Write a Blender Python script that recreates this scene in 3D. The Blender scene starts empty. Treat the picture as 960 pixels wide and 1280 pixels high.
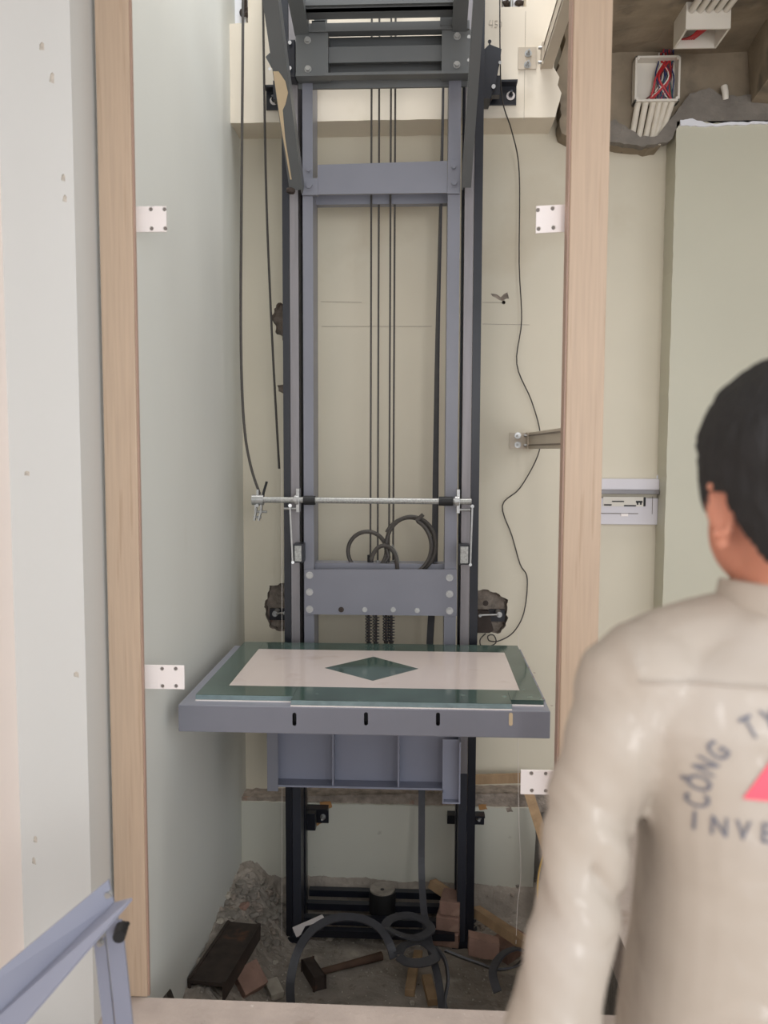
import bpy, bmesh, math, random
from mathutils import Vector, Matrix, noise
from mathutils.bvhtree import BVHTree
random.seed(7)
C = bpy.context.scene.collection
F = 1036.0
CAMZ = 1.5
PITCH = math.radians(4.36); YAW = math.radians(2.65); ROLL = math.radians(0.2)
RM = Matrix.Rotation(YAW, 3, 'Z') @ Matrix.Rotation(math.pi/2 - PITCH, 3, 'X') @ Matrix.Rotation(ROLL, 3, 'Z')
O = Vector((0, 0, CAMZ))
def ray(px, py): return RM @ Vector(((px-480)/F, -(py-640)/F, -1))
def P(px, py, Y):
    d = ray(px, py); return O + d*(Y/d.y)
def G(px, py, z):
    d = ray(px, py); return O + d*((z-CAMZ)/d.z)
def X(px, Y): return P(px, 561, Y).x
def Z(py, Y, px=480): return P(px, py, Y).z

# ---------------------------------------------------------------- materials
def lin(c):
    c = c/255.0
    return c/12.92 if c <= .04045 else ((c+.055)/1.055)**2.4
def L(rgb): return (lin(rgb[0]), lin(rgb[1]), lin(rgb[2]), 1)
MATS = {}
def mat(name, rgb, rough=.6, metal=0, var=.08, scale=6, bump=.0, bscale=40, spots=None, spec=.5, stretch=None, alpha=None, trans=0, detail=5):
    m = bpy.data.materials.new(name); m.use_nodes = True
    nt = m.node_tree; N = nt.nodes; K = nt.links
    b = N['Principled BSDF']
    b.inputs['Roughness'].default_value = rough; b.inputs['Metallic'].default_value = metal
    b.inputs['Specular IOR Level'].default_value = spec
    if trans: b.inputs['Transmission Weight'].default_value = trans
    tc = N.new('ShaderNodeTexCoord'); src = tc.outputs['Object']
    if stretch:
        mp = N.new('ShaderNodeMapping'); mp.inputs['Scale'].default_value = stretch
        K.new(src, mp.inputs['Vector']); src = mp.outputs['Vector']
    nz = N.new('ShaderNodeTexNoise'); nz.inputs['Scale'].default_value = scale; nz.inputs['Detail'].default_value = detail
    K.new(src, nz.inputs['Vector'])
    cr = N.new('ShaderNodeValToRGB')
    c = L(rgb)
    cr.color_ramp.elements[0].position = .3; cr.color_ramp.elements[1].position = .7
    cr.color_ramp.elements[0].color = tuple(max(0, v*(1-var)) for v in c[:3])+(1,)
    cr.color_ramp.elements[1].color = tuple(min(1, v*(1+var)) for v in c[:3])+(1,)
    K.new(nz.outputs['Fac'], cr.inputs['Fac']); out = cr.outputs['Color']
    if spots:
        for (srgb, sscale, thr, soft) in spots:
            n2 = N.new('ShaderNodeTexNoise'); n2.inputs['Scale'].default_value = sscale; n2.inputs['Detail'].default_value = 6
            K.new(src, n2.inputs['Vector'])
            r2 = N.new('ShaderNodeValToRGB'); r2.color_ramp.elements[0].position = thr; r2.color_ramp.elements[1].position = thr+soft
            K.new(n2.outputs['Fac'], r2.inputs['Fac'])
            mx = N.new('ShaderNodeMix'); mx.data_type = 'RGBA'
            K.new(r2.outputs['Color'], mx.inputs[0]); K.new(out, mx.inputs[6]); mx.inputs[7].default_value = L(srgb)
            out = mx.outputs[2]
    K.new(out, b.inputs['Base Color'])
    if bump:
        n3 = N.new('ShaderNodeTexNoise'); n3.inputs['Scale'].default_value = bscale; n3.inputs['Detail'].default_value = 6
        K.new(src, n3.inputs['Vector'])
        bp = N.new('ShaderNodeBump'); bp.inputs['Strength'].default_value = bump; bp.inputs['Distance'].default_value = .01
        K.new(n3.outputs['Fac'], bp.inputs['Height']); K.new(bp.outputs['Normal'], b.inputs['Normal'])
    MATS[name] = m
    return m
M_back = mat('cream wall paint', (208,200,180), .55, var=.035, scale=2, bump=.06, bscale=9, spots=[((186,172,146), 1.4, .60, .2), ((150,140,122), 60, .80, .03)])
M_low = mat('pale lower wall paint', (198,196,182), .6, var=.04, scale=3, bump=.08, bscale=9, spots=[((120,112,98), 9, .72, .12)])
M_side = mat('grey cream wall paint', (212,213,206), .5, var=.03, scale=2, bump=.05, bscale=7, spots=[((232,230,220), 55, .77, .02), ((180,176,160), 1.8, .6, .25)], stretch=(1,1,.45))
M_front = mat('off white wall paint', (206,206,202), .5, var=.02, scale=2, bump=.05, bscale=6, spots=[((240,238,232), 45, .77, .02)], stretch=(1,1,.4))
M_room = mat('warm white plaster', (246,232,222), .6, var=.02, scale=3)
M_green = mat('pale olive wall paint', (192,189,170), .5, var=.03, scale=2, bump=.05, bscale=6)
M_band = mat('cream beam paint', (222,212,194), .55, var=.03, scale=3, bump=.06, bscale=9, spots=[((200,188,165), 3, .62, .2)])
M_notch = mat('bluish white notch plaster', (225,226,230), .6, var=.03)
M_conc = mat('raw concrete', (140,127,108), .9, var=.22, scale=7, bump=.5, bscale=18, spots=[((105,95,82), 5, .56, .12), ((165,152,128), 3, .6, .15), ((60,52,45), 38, .74, .03)])
M_dent = mat('dented plaster', (196,188,176), .9, var=.2, scale=120)
M_render = mat('grey cement render', (118,112,104), .9, var=.2, scale=14, bump=.5, bscale=50)
M_chip = mat('broken masonry', (146,134,122), .95, var=.35, scale=26, bump=.9, bscale=60, spots=[((150,116,100), 14, .66, .08)])
M_pit = mat('dusty pit earth', (146,137,126), .95, var=.22, scale=9, bump=.7, bscale=45, spots=[((176,166,152), 7, .58, .12), ((122,112,102), 22, .62, .1)])
M_sill = mat('dusty floor slab', (172,158,148), .85, var=.1, scale=9, bump=.3, bscale=60, spots=[((146,130,118), 5, .58, .12), ((120,90,74), 13, .70, .04), ((196,186,178), 30, .7, .06)])
M_alu = mat('wood grain aluminium', (186,163,140), .5, var=.06, scale=14, stretch=(9,9,.35), spec=.4, bump=.03, bscale=60, spots=[((174,150,126), 9, .60, .12)])
M_alud = mat('profile edge trim', (168,140,124), .5, var=.03)
M_arm = mat('beige aluminium arm', (190,178,160), .45, var=.05, spec=.5)
M_armd = mat('arm channel groove', (120,108,96), .6, var=.05)
M_zinc = mat('zinc plated steel', (172,172,170), .35, metal=.75, var=.12, scale=50)
M_galv = mat('galvanised steel', (160,160,156), .45, metal=.6, var=.3, scale=160)
M_grey = mat('grey painted steel', (122,123,132), .38, var=.05, scale=5, spots=[((104,104,108), 4, .66, .15)], bump=.02, bscale=20)
M_greyd = mat('shaded grey green steel', (92,94,94), .42, var=.06, scale=5, spots=[((90,90,86), 6, .66, .1)])  # carriage grey darkened, shade at the top is put into the colour
M_lav = mat('lavender grey steel', (138,141,156), .42, var=.04, scale=4)
M_rail = mat('machined rail steel', (132,128,130), .4, metal=.3, var=.12, scale=8, stretch=(5,5,.4))
M_black = mat('black painted steel', (26,28,36), .35, var=.15, scale=20)
M_blk2 = mat('dark lower rail', (46,48,56), .4, var=.1, scale=10)  # lower length of each rail, darker than the blade above
M_rubber = mat('black rubber', (22,22,23), .6, var=.1)
M_cable = mat('flat cable sheath', (66,66,70), .5, var=.1, scale=30)
M_rope = mat('steel wire rope', (74,70,66), .45, metal=.3, var=.2, scale=200)
M_wire = mat('dark flex', (52,46,42), .6)
M_marble = mat('green marble', (60,77,71), .09, var=.25, scale=9, spots=[((98,114,106), 16, .62, .1)], spec=.6)
M_marbleE = mat('sawn marble edge', (120,138,140), .35, var=.15, scale=40)
M_wtile = mat('cream tile', (186,174,168), .14, var=.02, scale=6, spots=[((172,158,150), 6, .60, .15)], spec=.5)
M_white = mat('white painted plate', (240,232,228), .45, var=.02)
M_hole = mat('shadowed screw head', (120,112,106), .6)
M_pvc = mat('white plastic', (214,208,196), .5, var=.03)
M_grime = mat('grimy white plastic', (206,198,182), .6, var=.06, scale=20)
M_panel = mat('grey white panel plastic', (206,202,206), .4, var=.02)
M_smoke = mat('smoked plastic lid', (120,116,116), .15, var=.05, spec=.6)
M_red = mat('red insulation', (176,36,40), .5); M_blue = mat('blue insulation', (36,48,92), .5)
M_teal = mat('green insulation', (40,86,80), .5); M_yel = mat('yellow insulation', (206,160,40), .5); M_brown = mat('maroon insulation', (104,52,48), .5)
M_wood = mat('raw timber', (160,132,100), .75, var=.18, scale=10, stretch=(2,2,.6), bump=.2, bscale=40)
M_woodd = mat('dark old timber', (92,70,56), .8, var=.25, scale=12, bump=.2)
M_brick = mat('red brick', (146,116,102), .9, var=.15, scale=18, bump=.4, bscale=60, spots=[((172,140,122), 8, .6, .1)])
M_stone = mat('pale rubble', (172,164,150), .95, var=.2, scale=20, bump=.5)
M_stone2 = mat('grey rubble', (132,125,115), .95, var=.25, scale=24, bump=.6)
M_iron = mat('rusty dark iron', (62,52,46), .7, metal=.2, var=.3, scale=20, spots=[((96,66,48), 10, .62, .1)])
M_rust = mat('rust stain', (168,124,78), .9, var=.15, scale=20)
M_skin = mat('skin', (190,128,104), .55, var=.06, scale=8); M_skin.node_tree.nodes['Principled BSDF'].inputs['Subsurface Weight'].default_value = .15
M_skin.node_tree.nodes['Principled BSDF'].inputs['Subsurface Radius'].default_value = (.02,.008,.004)
M_hair = mat('black hair', (18,16,16), .65, var=.3, scale=60, bump=.35, bscale=90, stretch=(3,3,.6))
M_shirt = mat('beige work shirt', (166,155,142), .7, var=.04, scale=5, bump=.05, bscale=300, spots=[((178,169,160), 3, .55, .2)])
def coat(m, w=.38, r=.17, sc=15):
    nt = m.node_tree; b = nt.nodes['Principled BSDF']; b.inputs['Coat Weight'].default_value = w; b.inputs['Coat Roughness'].default_value = r
    tc = nt.nodes.new('ShaderNodeTexCoord'); n = nt.nodes.new('ShaderNodeTexNoise'); n.inputs['Scale'].default_value = sc; n.inputs['Detail'].default_value = 2; n.inputs['Distortion'].default_value = 1.2
    bp = nt.nodes.new('ShaderNodeBump'); bp.inputs['Strength'].default_value = .6; bp.inputs['Distance'].default_value = .02
    nt.links.new(tc.outputs['Object'], n.inputs['Vector']); nt.links.new(n.outputs['Fac'], bp.inputs['Height']); nt.links.new(bp.outputs['Normal'], b.inputs['Coat Normal'])
coat(M_shirt)
M_trouser = mat('dark work trousers', (52,54,62), .8)
M_shoe = mat('dark leather', (40,34,30), .5)
M_print = mat('charcoal print ink', (104,104,112), .7)
M_printr = mat('red print ink', (226,86,104), .6)
M_tape = mat('clear tape film', (226,216,208), .12, var=.02, spec=.9)
M_pencil = mat('pencil mark', (150,140,128), .8)
M_filmslot = mat('beige paint film and lit slot', (196,176,144), .6)

# ---------------------------------------------------------------- mesh builder
WL = {}
class MB:
    def __init__(s): s.bm = bmesh.new()
    def poly(s, vs, faces):
        b = [s.bm.verts.new(v) for v in vs]
        for f in faces:
            try: s.bm.faces.new([b[i] for i in f])
            except ValueError: pass
        return s
    def box(s, x0, x1, y0, y1, z0, z1, bev=0):
        if x0 > x1: x0, x1 = x1, x0
        if y0 > y1: y0, y1 = y1, y0
        if z0 > z1: z0, z1 = z1, z0
        t = bmesh.new()
        bmesh.ops.create_cube(t, size=1)
        for v in t.verts: v.co = Vector((x0+(v.co.x+.5)*(x1-x0), y0+(v.co.y+.5)*(y1-y0), z0+(v.co.z+.5)*(z1-z0)))
        s._add(t, bev); return s
    def _add(s, t, bev=0):
        if bev: bmesh.ops.bevel(t, geom=t.edges[:], offset=bev, segments=2, affect='EDGES', profile=.6)
        me = bpy.data.meshes.new('t'); t.to_mesh(me); t.free(); s.bm.from_mesh(me); bpy.data.meshes.remove(me)
    def bar(s, p0, p1, w, h, up=(0,0,1), bev=0):
        p0 = Vector(p0); p1 = Vector(p1); d = (p1-p0); ln = d.length; d.normalize(); up = Vector(up)
        sx = d.cross(up)
        if sx.length < 1e-4: sx = d.cross(Vector((0,1,0)))
        sx.normalize(); u = sx.cross(d).normalized()
        t = bmesh.new(); bmesh.ops.create_cube(t, size=1); mid = (p0+p1)/2
        for v in t.verts: v.co = mid + sx*(v.co.x*w) + d*(v.co.y*ln) + u*(v.co.z*h)
        s._add(t, bev); return s
    def sweep(s, pts, prof, up=(0,0,1), closed_caps=True, fixed=False, scales=None):
        pts = [Vector(p) for p in pts]; n = len(pts); k = len(prof); rings = []; U = Vector(up)
        for i, p in enumerate(pts):
            d = (pts[min(i+1, n-1)]-pts[max(i-1, 0)]).normalized()
            if abs(d.dot(U)) > .98 : U2 = Vector((0,1,.01)) if abs(d.y) < .9 else Vector((1,0,0))
            else: U2 = U
            sx = d.cross(U2).normalized(); u = sx.cross(d).normalized()
            if not fixed: U = u
            f = scales[i] if scales else 1
            rings.append([s.bm.verts.new(p+sx*a*f+u*b*f) for a, b in prof])
        for i in range(n-1):
            for j in range(k):
                s.bm.faces.new([rings[i][j], rings[i][(j+1) % k], rings[i+1][(j+1) % k], rings[i+1][j]])
        if closed_caps:
            s.bm.faces.new(rings[0][::-1]); s.bm.faces.new(rings[-1])
        return s
    def tube(s, pts, r, seg=10, up=(0,0,1), scales=None):
        return s.sweep(pts, [(r*math.cos(a*2*math.pi/seg), r*math.sin(a*2*math.pi/seg)) for a in range(seg)], up, scales=scales)
    def cyl(s, p0, p1, r, seg=16, r2=None):
        return s.tube([p0, p1], r, seg, scales=[1, (r2/r if r2 is not None else 1)])
    def ribbon(s, pts, w, t, up=(0,1,0)):
        return s.sweep(pts, [(-w/2,-t/2),(w/2,-t/2),(w/2,t/2),(-w/2,t/2)], up)
    def prism(s, poly, a0, a1, axis='Y'):
        n = len(poly)
        def mk(p, a): return Vector((p[0], a, p[1])) if axis == 'Y' else (Vector((a, p[0], p[1])) if axis == 'X' else Vector((p[0], p[1], a)))
        A = [s.bm.verts.new(mk(p, a0)) for p in poly]; B = [s.bm.verts.new(mk(p, a1)) for p in poly]
        s.bm.faces.new(A); s.bm.faces.new(B[::-1])
        for i in range(n): s.bm.faces.new([A[i], A[(i+1) % n], B[(i+1) % n], B[i]])
        return s
    def hexbolt(s, p, r, h, ax=(0,-1,0), washer=True):
        p = Vector(p); a = Vector(ax).normalized()
        if washer: s.cyl(p, p+a*.0015, r*1.35, 18)
        s.cyl(p+a*.0012, p+a*h, r, 6)
        return s
    def rock(s, c, sz, seed=0, sub=2, rough=.35, flat=.7):
        t = bmesh.new(); bmesh.ops.create_icosphere(t, subdivisions=sub, radius=1)
        rz = Matrix.Rotation(random.random()*6.28, 3, 'Z') @ Matrix.Rotation(random.uniform(-.4,.4), 3, 'X')
        o = Vector((seed*3.1, seed*1.7, seed))
        for v in t.verts:
            k = 1 + rough*noise.noise(v.co*1.3+o) + .12*noise.noise(v.co*4+o)
            q = Vector((max(-.8, min(.8, v.co.x)), max(-.78, min(.78, v.co.y)), max(-.75, min(.7, v.co.z))))*k
            v.co = Vector(c) + (rz @ Vector((q.x*sz, q.y*sz*.75, q.z*sz*flat)))
        s._add(t); return s
    def build(s, name, m, parent=None, smooth=False, label=None, cat=None, group=None, kind=None, origin=None):
        bmesh.ops.recalc_face_normals(s.bm, faces=s.bm.faces[:])
        me = bpy.data.meshes.new(name); s.bm.to_mesh(me); s.bm.free()
        return link(me, name, m, parent, smooth, label, cat, group, kind)
def link(me, name, m, parent=None, smooth=False, label=None, cat=None, group=None, kind=None):
    me.materials.clear(); me.materials.append(m)
    for p in me.polygons: p.use_smooth = smooth
    o = bpy.data.objects.new(name, me); C.objects.link(o)
    if smooth:
        try: me.set_sharp_from_angle(angle=math.radians(38))
        except Exception: pass
    if parent is not None:
        w = WL[parent.name]; me.transform(Matrix.Translation(-w)); o.parent = parent; WL[o.name] = w
    elif kind != 'structure':
        xs = [v.co.copy() for v in me.vertices]
        lo = Vector((min(v.x for v in xs), min(v.y for v in xs), min(v.z for v in xs))); hi = Vector((max(v.x for v in xs), max(v.y for v in xs), max(v.z for v in xs)))
        w = Vector(((lo.x+hi.x)/2, (lo.y+hi.y)/2, lo.z)); me.transform(Matrix.Translation(-w)); o.location = w; WL[o.name] = w
    else: WL[o.name] = Vector((0,0,0))
    if label: o['label'] = label
    if cat: o['category'] = cat
    if group: o['group'] = group
    if kind: o['kind'] = kind
    return o
def thing(name, label, cat, loc, group=None):
    o = bpy.data.objects.new(name, None); C.objects.link(o); o.location = Vector(loc); WL[o.name] = Vector(loc)
    o['label'] = label; o['category'] = cat
    if group: o['group'] = group
    return o
def struct(name, mb, m): return mb.build(name, m, kind='structure')
def cut(o, cutters, cm=None):
    """subtract closed cutter bmeshes from an object, the cut faces keep the cutter's material"""
    if cm: o.data.materials.append(cm)
    for mb in cutters:
        bmesh.ops.recalc_face_normals(mb.bm, faces=mb.bm.faces[:])
        me = bpy.data.meshes.new('cutter'); mb.bm.to_mesh(me); mb.bm.free()
        me.materials.append(cm or o.data.materials[0])
        c = bpy.data.objects.new('cutter', me); C.objects.link(c); c.location = -WL[o.name] + o.location if o.parent is None else -WL[o.name]
        if o.parent is None: c.location = (0,0,0)
        else: c.parent = o.parent
        md = o.modifiers.new('b', 'BOOLEAN'); md.operation = 'DIFFERENCE'; md.solver = 'EXACT'; md.object = c; md.material_mode = 'TRANSFER'
        bpy.context.view_layer.update()
        dg = bpy.context.evaluated_depsgraph_get()
        nm = bpy.data.meshes.new_from_object(o.evaluated_get(dg)); o.modifiers.clear(); o.data = nm
        bpy.data.objects.remove(c)
def ragged(poly, amp=.008, step=.012, seed=0):
    out = []
    for i, p in enumerate(poly):
        q = poly[(i+1) % len(poly)]; d = math.hypot(q[0]-p[0], q[1]-p[1]); n = max(1, int(d/step))
        for k in range(n):
            t = k/n; x = p[0]+(q[0]-p[0])*t; z = p[1]+(q[1]-p[1])*t
            out.append((x+amp*noise.noise(Vector((x*45, z*45, seed))), z+amp*noise.noise(Vector((x*45, z*45, seed+9)))))
    return out
def PP(pts, Y): return [(P(a, b, Y).x, P(a, b, Y).z) for a, b in pts]
def smoothpath(pts, n=6):
    """Catmull-Rom"""
    pts = [Vector(p) for p in pts]; q = [pts[0]]+pts+[pts[-1]]; out = []
    for i in range(1, len(q)-2):
        for k in range(n):
            t = k/n; a, b, c, d = q[i-1], q[i], q[i+1], q[i+2]
            out.append(.5*((2*b)+(c-a)*t+(2*a-5*b+4*c-d)*t*t+(3*b-a-3*c+d)*t**3))
    out.append(pts[-1]); return out

# ---------------------------------------------------------------- setting
XL = -.77; YF = 2.13; YB = 3.53; PITZ = Z(1174, 3.2, 365); TOP = 6.2
fa, fb = G(185,1246,0), G(640,1268,0); sl = (fb.y-fa.y)/(fb.x-fa.x)
struct('floor', MB().prism([(-1.2,-2.6),(3.2,-2.6),(3.2,fa.y+.02),(.62,fb.y+.01),(-.6,fa.y+sl*(-.6-fa.x)),(-.9,fa.y+sl*(-.6-fa.x)),(-.9,2.25),(-1.2,2.25)], -.16, 0, 'Z').box(.62, 3.2, fa.y+.02, 2.25, -.16, 0).box(.62, 3.2, 2.25, 3.7, -.16, 0), M_sill)
struct('wall_side', MB().box(-1.2, -1.017, -2.6, 2.0, 0, 3.2), M_room)
B_FACE = struct('wall_front', MB().box(-1.3, -.838, 2.0, 2.6, 0, 3.2), M_front)
holes = []
for (px, py, w, h) in [(52,58,6,11),(65,97,6,13),(79,222,5,9),(81,248,6,9),(33,592,7,7),(95,843,6,9),(44,1049,5,10),(42,1076,5,10)]:
    c = P(px, py, 2.0); a = w/F*2/2; b = h/F*2/2
    holes.append(MB().prism(ragged([(c.x-a, c.z-b*.7), (c.x+a, c.z-b), (c.x+a, c.z+b*.6), (c.x, c.z+b), (c.x-a*.8, c.z+b*.5)], .0025, .004, px), 1.99, 2.003))
cut(B_FACE, holes, M_dent)
LW = struct('wall_left', MB().box(-1.0, XL, 2.62, 3.8, PITZ-.1, TOP).box(-.9, XL, YF+.022, 2.62, PITZ-.1, TOP), M_side)
cut(LW, [MB().prism(ragged([(2.3,-.14),(2.42,-.17),(2.5,-.3),(2.3,-.33)], .01, .02, 3), XL-.02, XL+.02, 'X')], M_render)

# back wall with broken-out pockets
zled = Z(1002, 3.43, 300)
BW = struct('wall_back', MB().box(-.9, 1.10, YB, YB+.25, zled-.25, TOP), M_back)
pk = []
def pocket(pts, seed, depth=.05, Y=YB): return MB().prism(ragged(PP(pts, Y), .012, .01, seed), Y-.01, Y+depth)
pk.append(pocket([(331,753),(338,733),(346,731),(362,728),(364,793),(346,789),(336,782),(332,768)], 1))
pk.append(pocket([(590,738),(603,737),(620,741),(634,750),(635,770),(630,785),(623,793),(615,790),(590,792)], 2))
pk.append(pocket([(345,380),(352,377),(362,382),(360,455),(354,420),(346,418),(340,398)], 3))
pk.append(pocket([(347,483),(356,480),(358,490),(348,489)], 4, .02))
c = P(629.5, 378, YB); pk.append(MB().cyl(c+Vector((0,-.02,0)), c+Vector((0,.05,0)), .008, 12))
c = P(631, 369, YB); pk.append(MB().prism(ragged(PP([(614,366),(626,371),(634,365),(637,374),(627,376),(615,370)], YB), .006, .008, 8), YB-.01, YB+.004))
cut(BW, pk, M_chip)
struct('trim_1', MB().prism(ragged(PP([(285,990),(520,985),(690,985),(690,1008),(420,1004),(285,1004)], 3.5), .006, .02, 5), 3.44, 3.56), M_chip)  # chiselled groove between the two walls
# lower wall, standing a little proud
low = ragged([(XL-.02, PITZ-.1), (.475, PITZ-.1), (P(672, 1000, 3.42).x, zled), (XL-.02, zled)], .004, .02, 2)
struct('wall_lower', MB().prism(low, 3.43, 3.6), M_low)
struct('wall_pit', MB().box(.475, 1.2, 3.5, 3.7, PITZ-.1, zled-.02).box(.6201, .8, 2.0, 3.499, PITZ-.1, -.162).box(-.9, .62, 1.92, 2.0, PITZ-.1, -.16), M_render)

# pencil marks and seams on the back wall
def seam(p0, p1, Y, w=.0018):
    return MB().bar(P(*p0, Y-.0003), P(*p1, Y-.0003), w, .0012, (0,0,1))
s = MB()
for a, b in [((401,377),(452,378)),((402,408),(540,408)),((603,378),(628,378)),((603,405),(662,406))]:
    s.bar(P(*a, YB-.0004), P(*b, YB-.0004), .0012, .0016, (0,0,1))
s.build('pencil_line', M_pencil, BW)
# upper concrete beam band
yb = 3.36
zb0 = Z(151, yb); zb1 = Z(26, yb)
xr = X(712, yb)
band = MB().prism(ragged([(XL-.01, zb0), (P(600,150,yb).x, zb0+.004), (P(694,146,yb).x, zb0+.004), (P(702,120,yb).x, Z(120,yb)), (P(697,110,yb).x, Z(110,yb)), (P(699,100,yb).x, Z(100,yb)), (P(692,88,yb).x, Z(88,yb)), (P(694,78,yb).x, Z(78,yb)), (P(686,64,yb).x, Z(64,yb)), (P(692,55,yb).x, Z(52,yb)), (P(706,10,yb).x, Z(10,yb)),
                           (P(706,-60,yb).x, Z(-60,yb)), (P(658,-60,yb).x, Z(-60,yb)), (P(658,12,yb).x, Z(12,yb)), (P(627,12,yb).x, Z(12,yb)), (P(627,-60,yb).x, Z(-60,yb)), (P(310,-60,yb).x, Z(-60,yb)), (P(310,25,yb).x, Z(25,yb)), (XL-.01, zb1)], .0018, .03, 4), yb, YB+.02)
BD = struct('trim_2', band, M_band)
s = MB()
s.bar(P(657, 14, yb-.0004), P(655, 150, yb-.0004), .0012, .0014, (0,1,0))
def strokes(mb, lines, Y, r=.0009):
    for ln in lines: mb.tube([P(a, b, Y) for a, b in ln], r, 5)
strokes(s, [[(613,25),(611,31),(616,31)],[(616,25),(615,35)],[(622,26),(619,26),(619,30),(622,31),(621,34),(618,34)],[(625,28),(624,33),(627,33),(627,28),(625,27)]], yb-.0008)
s.build('pencil_line', M_pencil, BD)
struct('trim_3', MB().box(XL, X(315,3.5), 3.46, 3.53, zb1+.001, 4.2).box(X(620,3.5), X(665,3.5), 3.46, 3.53, Z(13,3.46), 4.2), M_notch)
# right: front-standing wall, concrete above, ceiling slab and beam
XC = X(834, 3.4)
zr = Z(152, 3.4, 850)
struct('wall_right', MB().prism(ragged([(XC, 0), (3.2, 0), (3.2, zr+.005), (1.5, zr), (XC, zr)], .003, .03, 6), 3.4, 3.75), M_green)
struct('wall_end', MB().box(3.2, 3.4, 1.4, 3.7, 0, 3.4), M_room)
zconc = Z(178, YB, 790)
cp = ragged([(P(704,165,3.42).x, Z(165,3.42,700)), (P(722,150,3.42).x, Z(172,3.42,700)), (P(790,180,3.42).x, Z(180,3.42,790)), (P(828,180,3.42).x, Z(182,3.42,790)), (P(843,158,3.42).x, Z(158,3.42,840)), (2.9, Z(156,3.42,840)), (2.9, 3.6),
             (P(716,-20,3.42).x, 3.6), (P(704,60,3.42).x, Z(60,3.42,700)), (P(694,95,3.42).x, Z(95,3.42,700)), (P(700,130,3.42).x, Z(130,3.42,700))], .016, .02, 11)
struct('wall_upper', MB().prism(cp, 3.43, 3.6), M_conc)
MB().prism(ragged(PP([(849,150),(862,148),(875,152),(890,155),(905,153),(960,152),(960,155),(900,157),(880,158),(850,157)], 3.395), .006, .008, 21), 3.392, 3.405).build('trim_6', M_notch, kind='structure')
zc = Z(64, 3.43, 850)
rb = ragged(PP([(724,152),(745,158),(768,150),(800,172),(820,172),(845,140),(862,118),(885,112),(905,122),(960,118),(1000,118),(1000,156),(850,154),(836,178),(800,184),(766,178),(735,178),(716,166)], 3.41), .007, .012, 13)
struct('trim_4', MB().prism(rb, 3.40, 3.44), M_render)
def rough_box(x0,x1,y0,y1,z0,z1, n=(24,30,6), amp=.02, freq=3):
    t = bmesh.new(); bmesh.ops.create_cube(t, size=1)
    bmesh.ops.subdivide_edges(t, edges=t.edges[:], cuts=16, use_grid_fill=True)
    for v in t.verts:
        q = Vector((x0+(v.co.x+.5)*(x1-x0), y0+(v.co.y+.5)*(y1-y0), z0+(v.co.z+.5)*(z1-z0)))
        v.co = q + Vector((noise.noise(q*freq), noise.noise(q*freq+Vector((5,5,5))), noise.noise(q*freq*1.3+Vector((9,9,2)))))*amp
    m = MB(); m._add(t); return m
struct('ceiling', rough_box(X(706,3.43), 3.3, 2.2, 3.7, zc, zc+.35, amp=.02).box(.6, 3.4, 1.4, 2.2, 3.25, 3.45).box(-1.3, 3.4, .5, 2.2, 3.251, 3.449), M_conc)  # front boxes are out of view, added to cut light on the front
zbm = Z(131, 3.4, 918)
struct('trim_5', rough_box(X(918, 3.4), 2.2, .2, 3.42, zbm, zc+.1, amp=.035, freq=2.2), M_conc)

# pit floor: rubble-strewn ground, higher towards the back-left corner
_d = ray(252, 1188); ZLW = (O+_d*(XL/_d.x)).z-PITZ-.02
def pitz(x, y):
    a_ = max(0, min(1, (y-3.36)/.07)); b_ = max(0, min(1, (-.50-x)/.24)); a_ = a_*a_*(3-2*a_); b_ = b_*b_*(3-2*b_)
    h = PITZ + max(a_*(Z(1097,3.43,400)-PITZ-.02*max(0,min(1,x*2+.3))), b_*ZLW)
    h += .012*noise.noise(Vector((x*6, y*6, 0))) + .006*noise.noise(Vector((x*18, y*18, 3)))
    m = max(0, min(1, (-.42-x)/.15))*.018 + max(0, min(1, (y-3.15)/.2))*.01
    return h + m*abs(noise.noise(Vector((x*28, y*28, 5))))*1.6
g = MB(); nx, ny = 150, 130; vs = []
for j in range(ny+1):
    for i in range(nx+1):
        x = -.80+1.45*i/nx; y = 1.95+1.57*j/ny; vs.append((x, y, pitz(x, y)))
g.poly(vs, [(j*(nx+1)+i, j*(nx+1)+i+1, (j+1)*(nx+1)+i+1, (j+1)*(nx+1)+i) for j in range(ny) for i in range(nx)])
struct('floor_pit', g, M_pit)
def onpit(px, py, it=4):
    z = PITZ
    for _ in range(it):
        q = G(px, py, z); z = pitz(q.x, q.y)
    return Vector((q.x, q.y, z))

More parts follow.
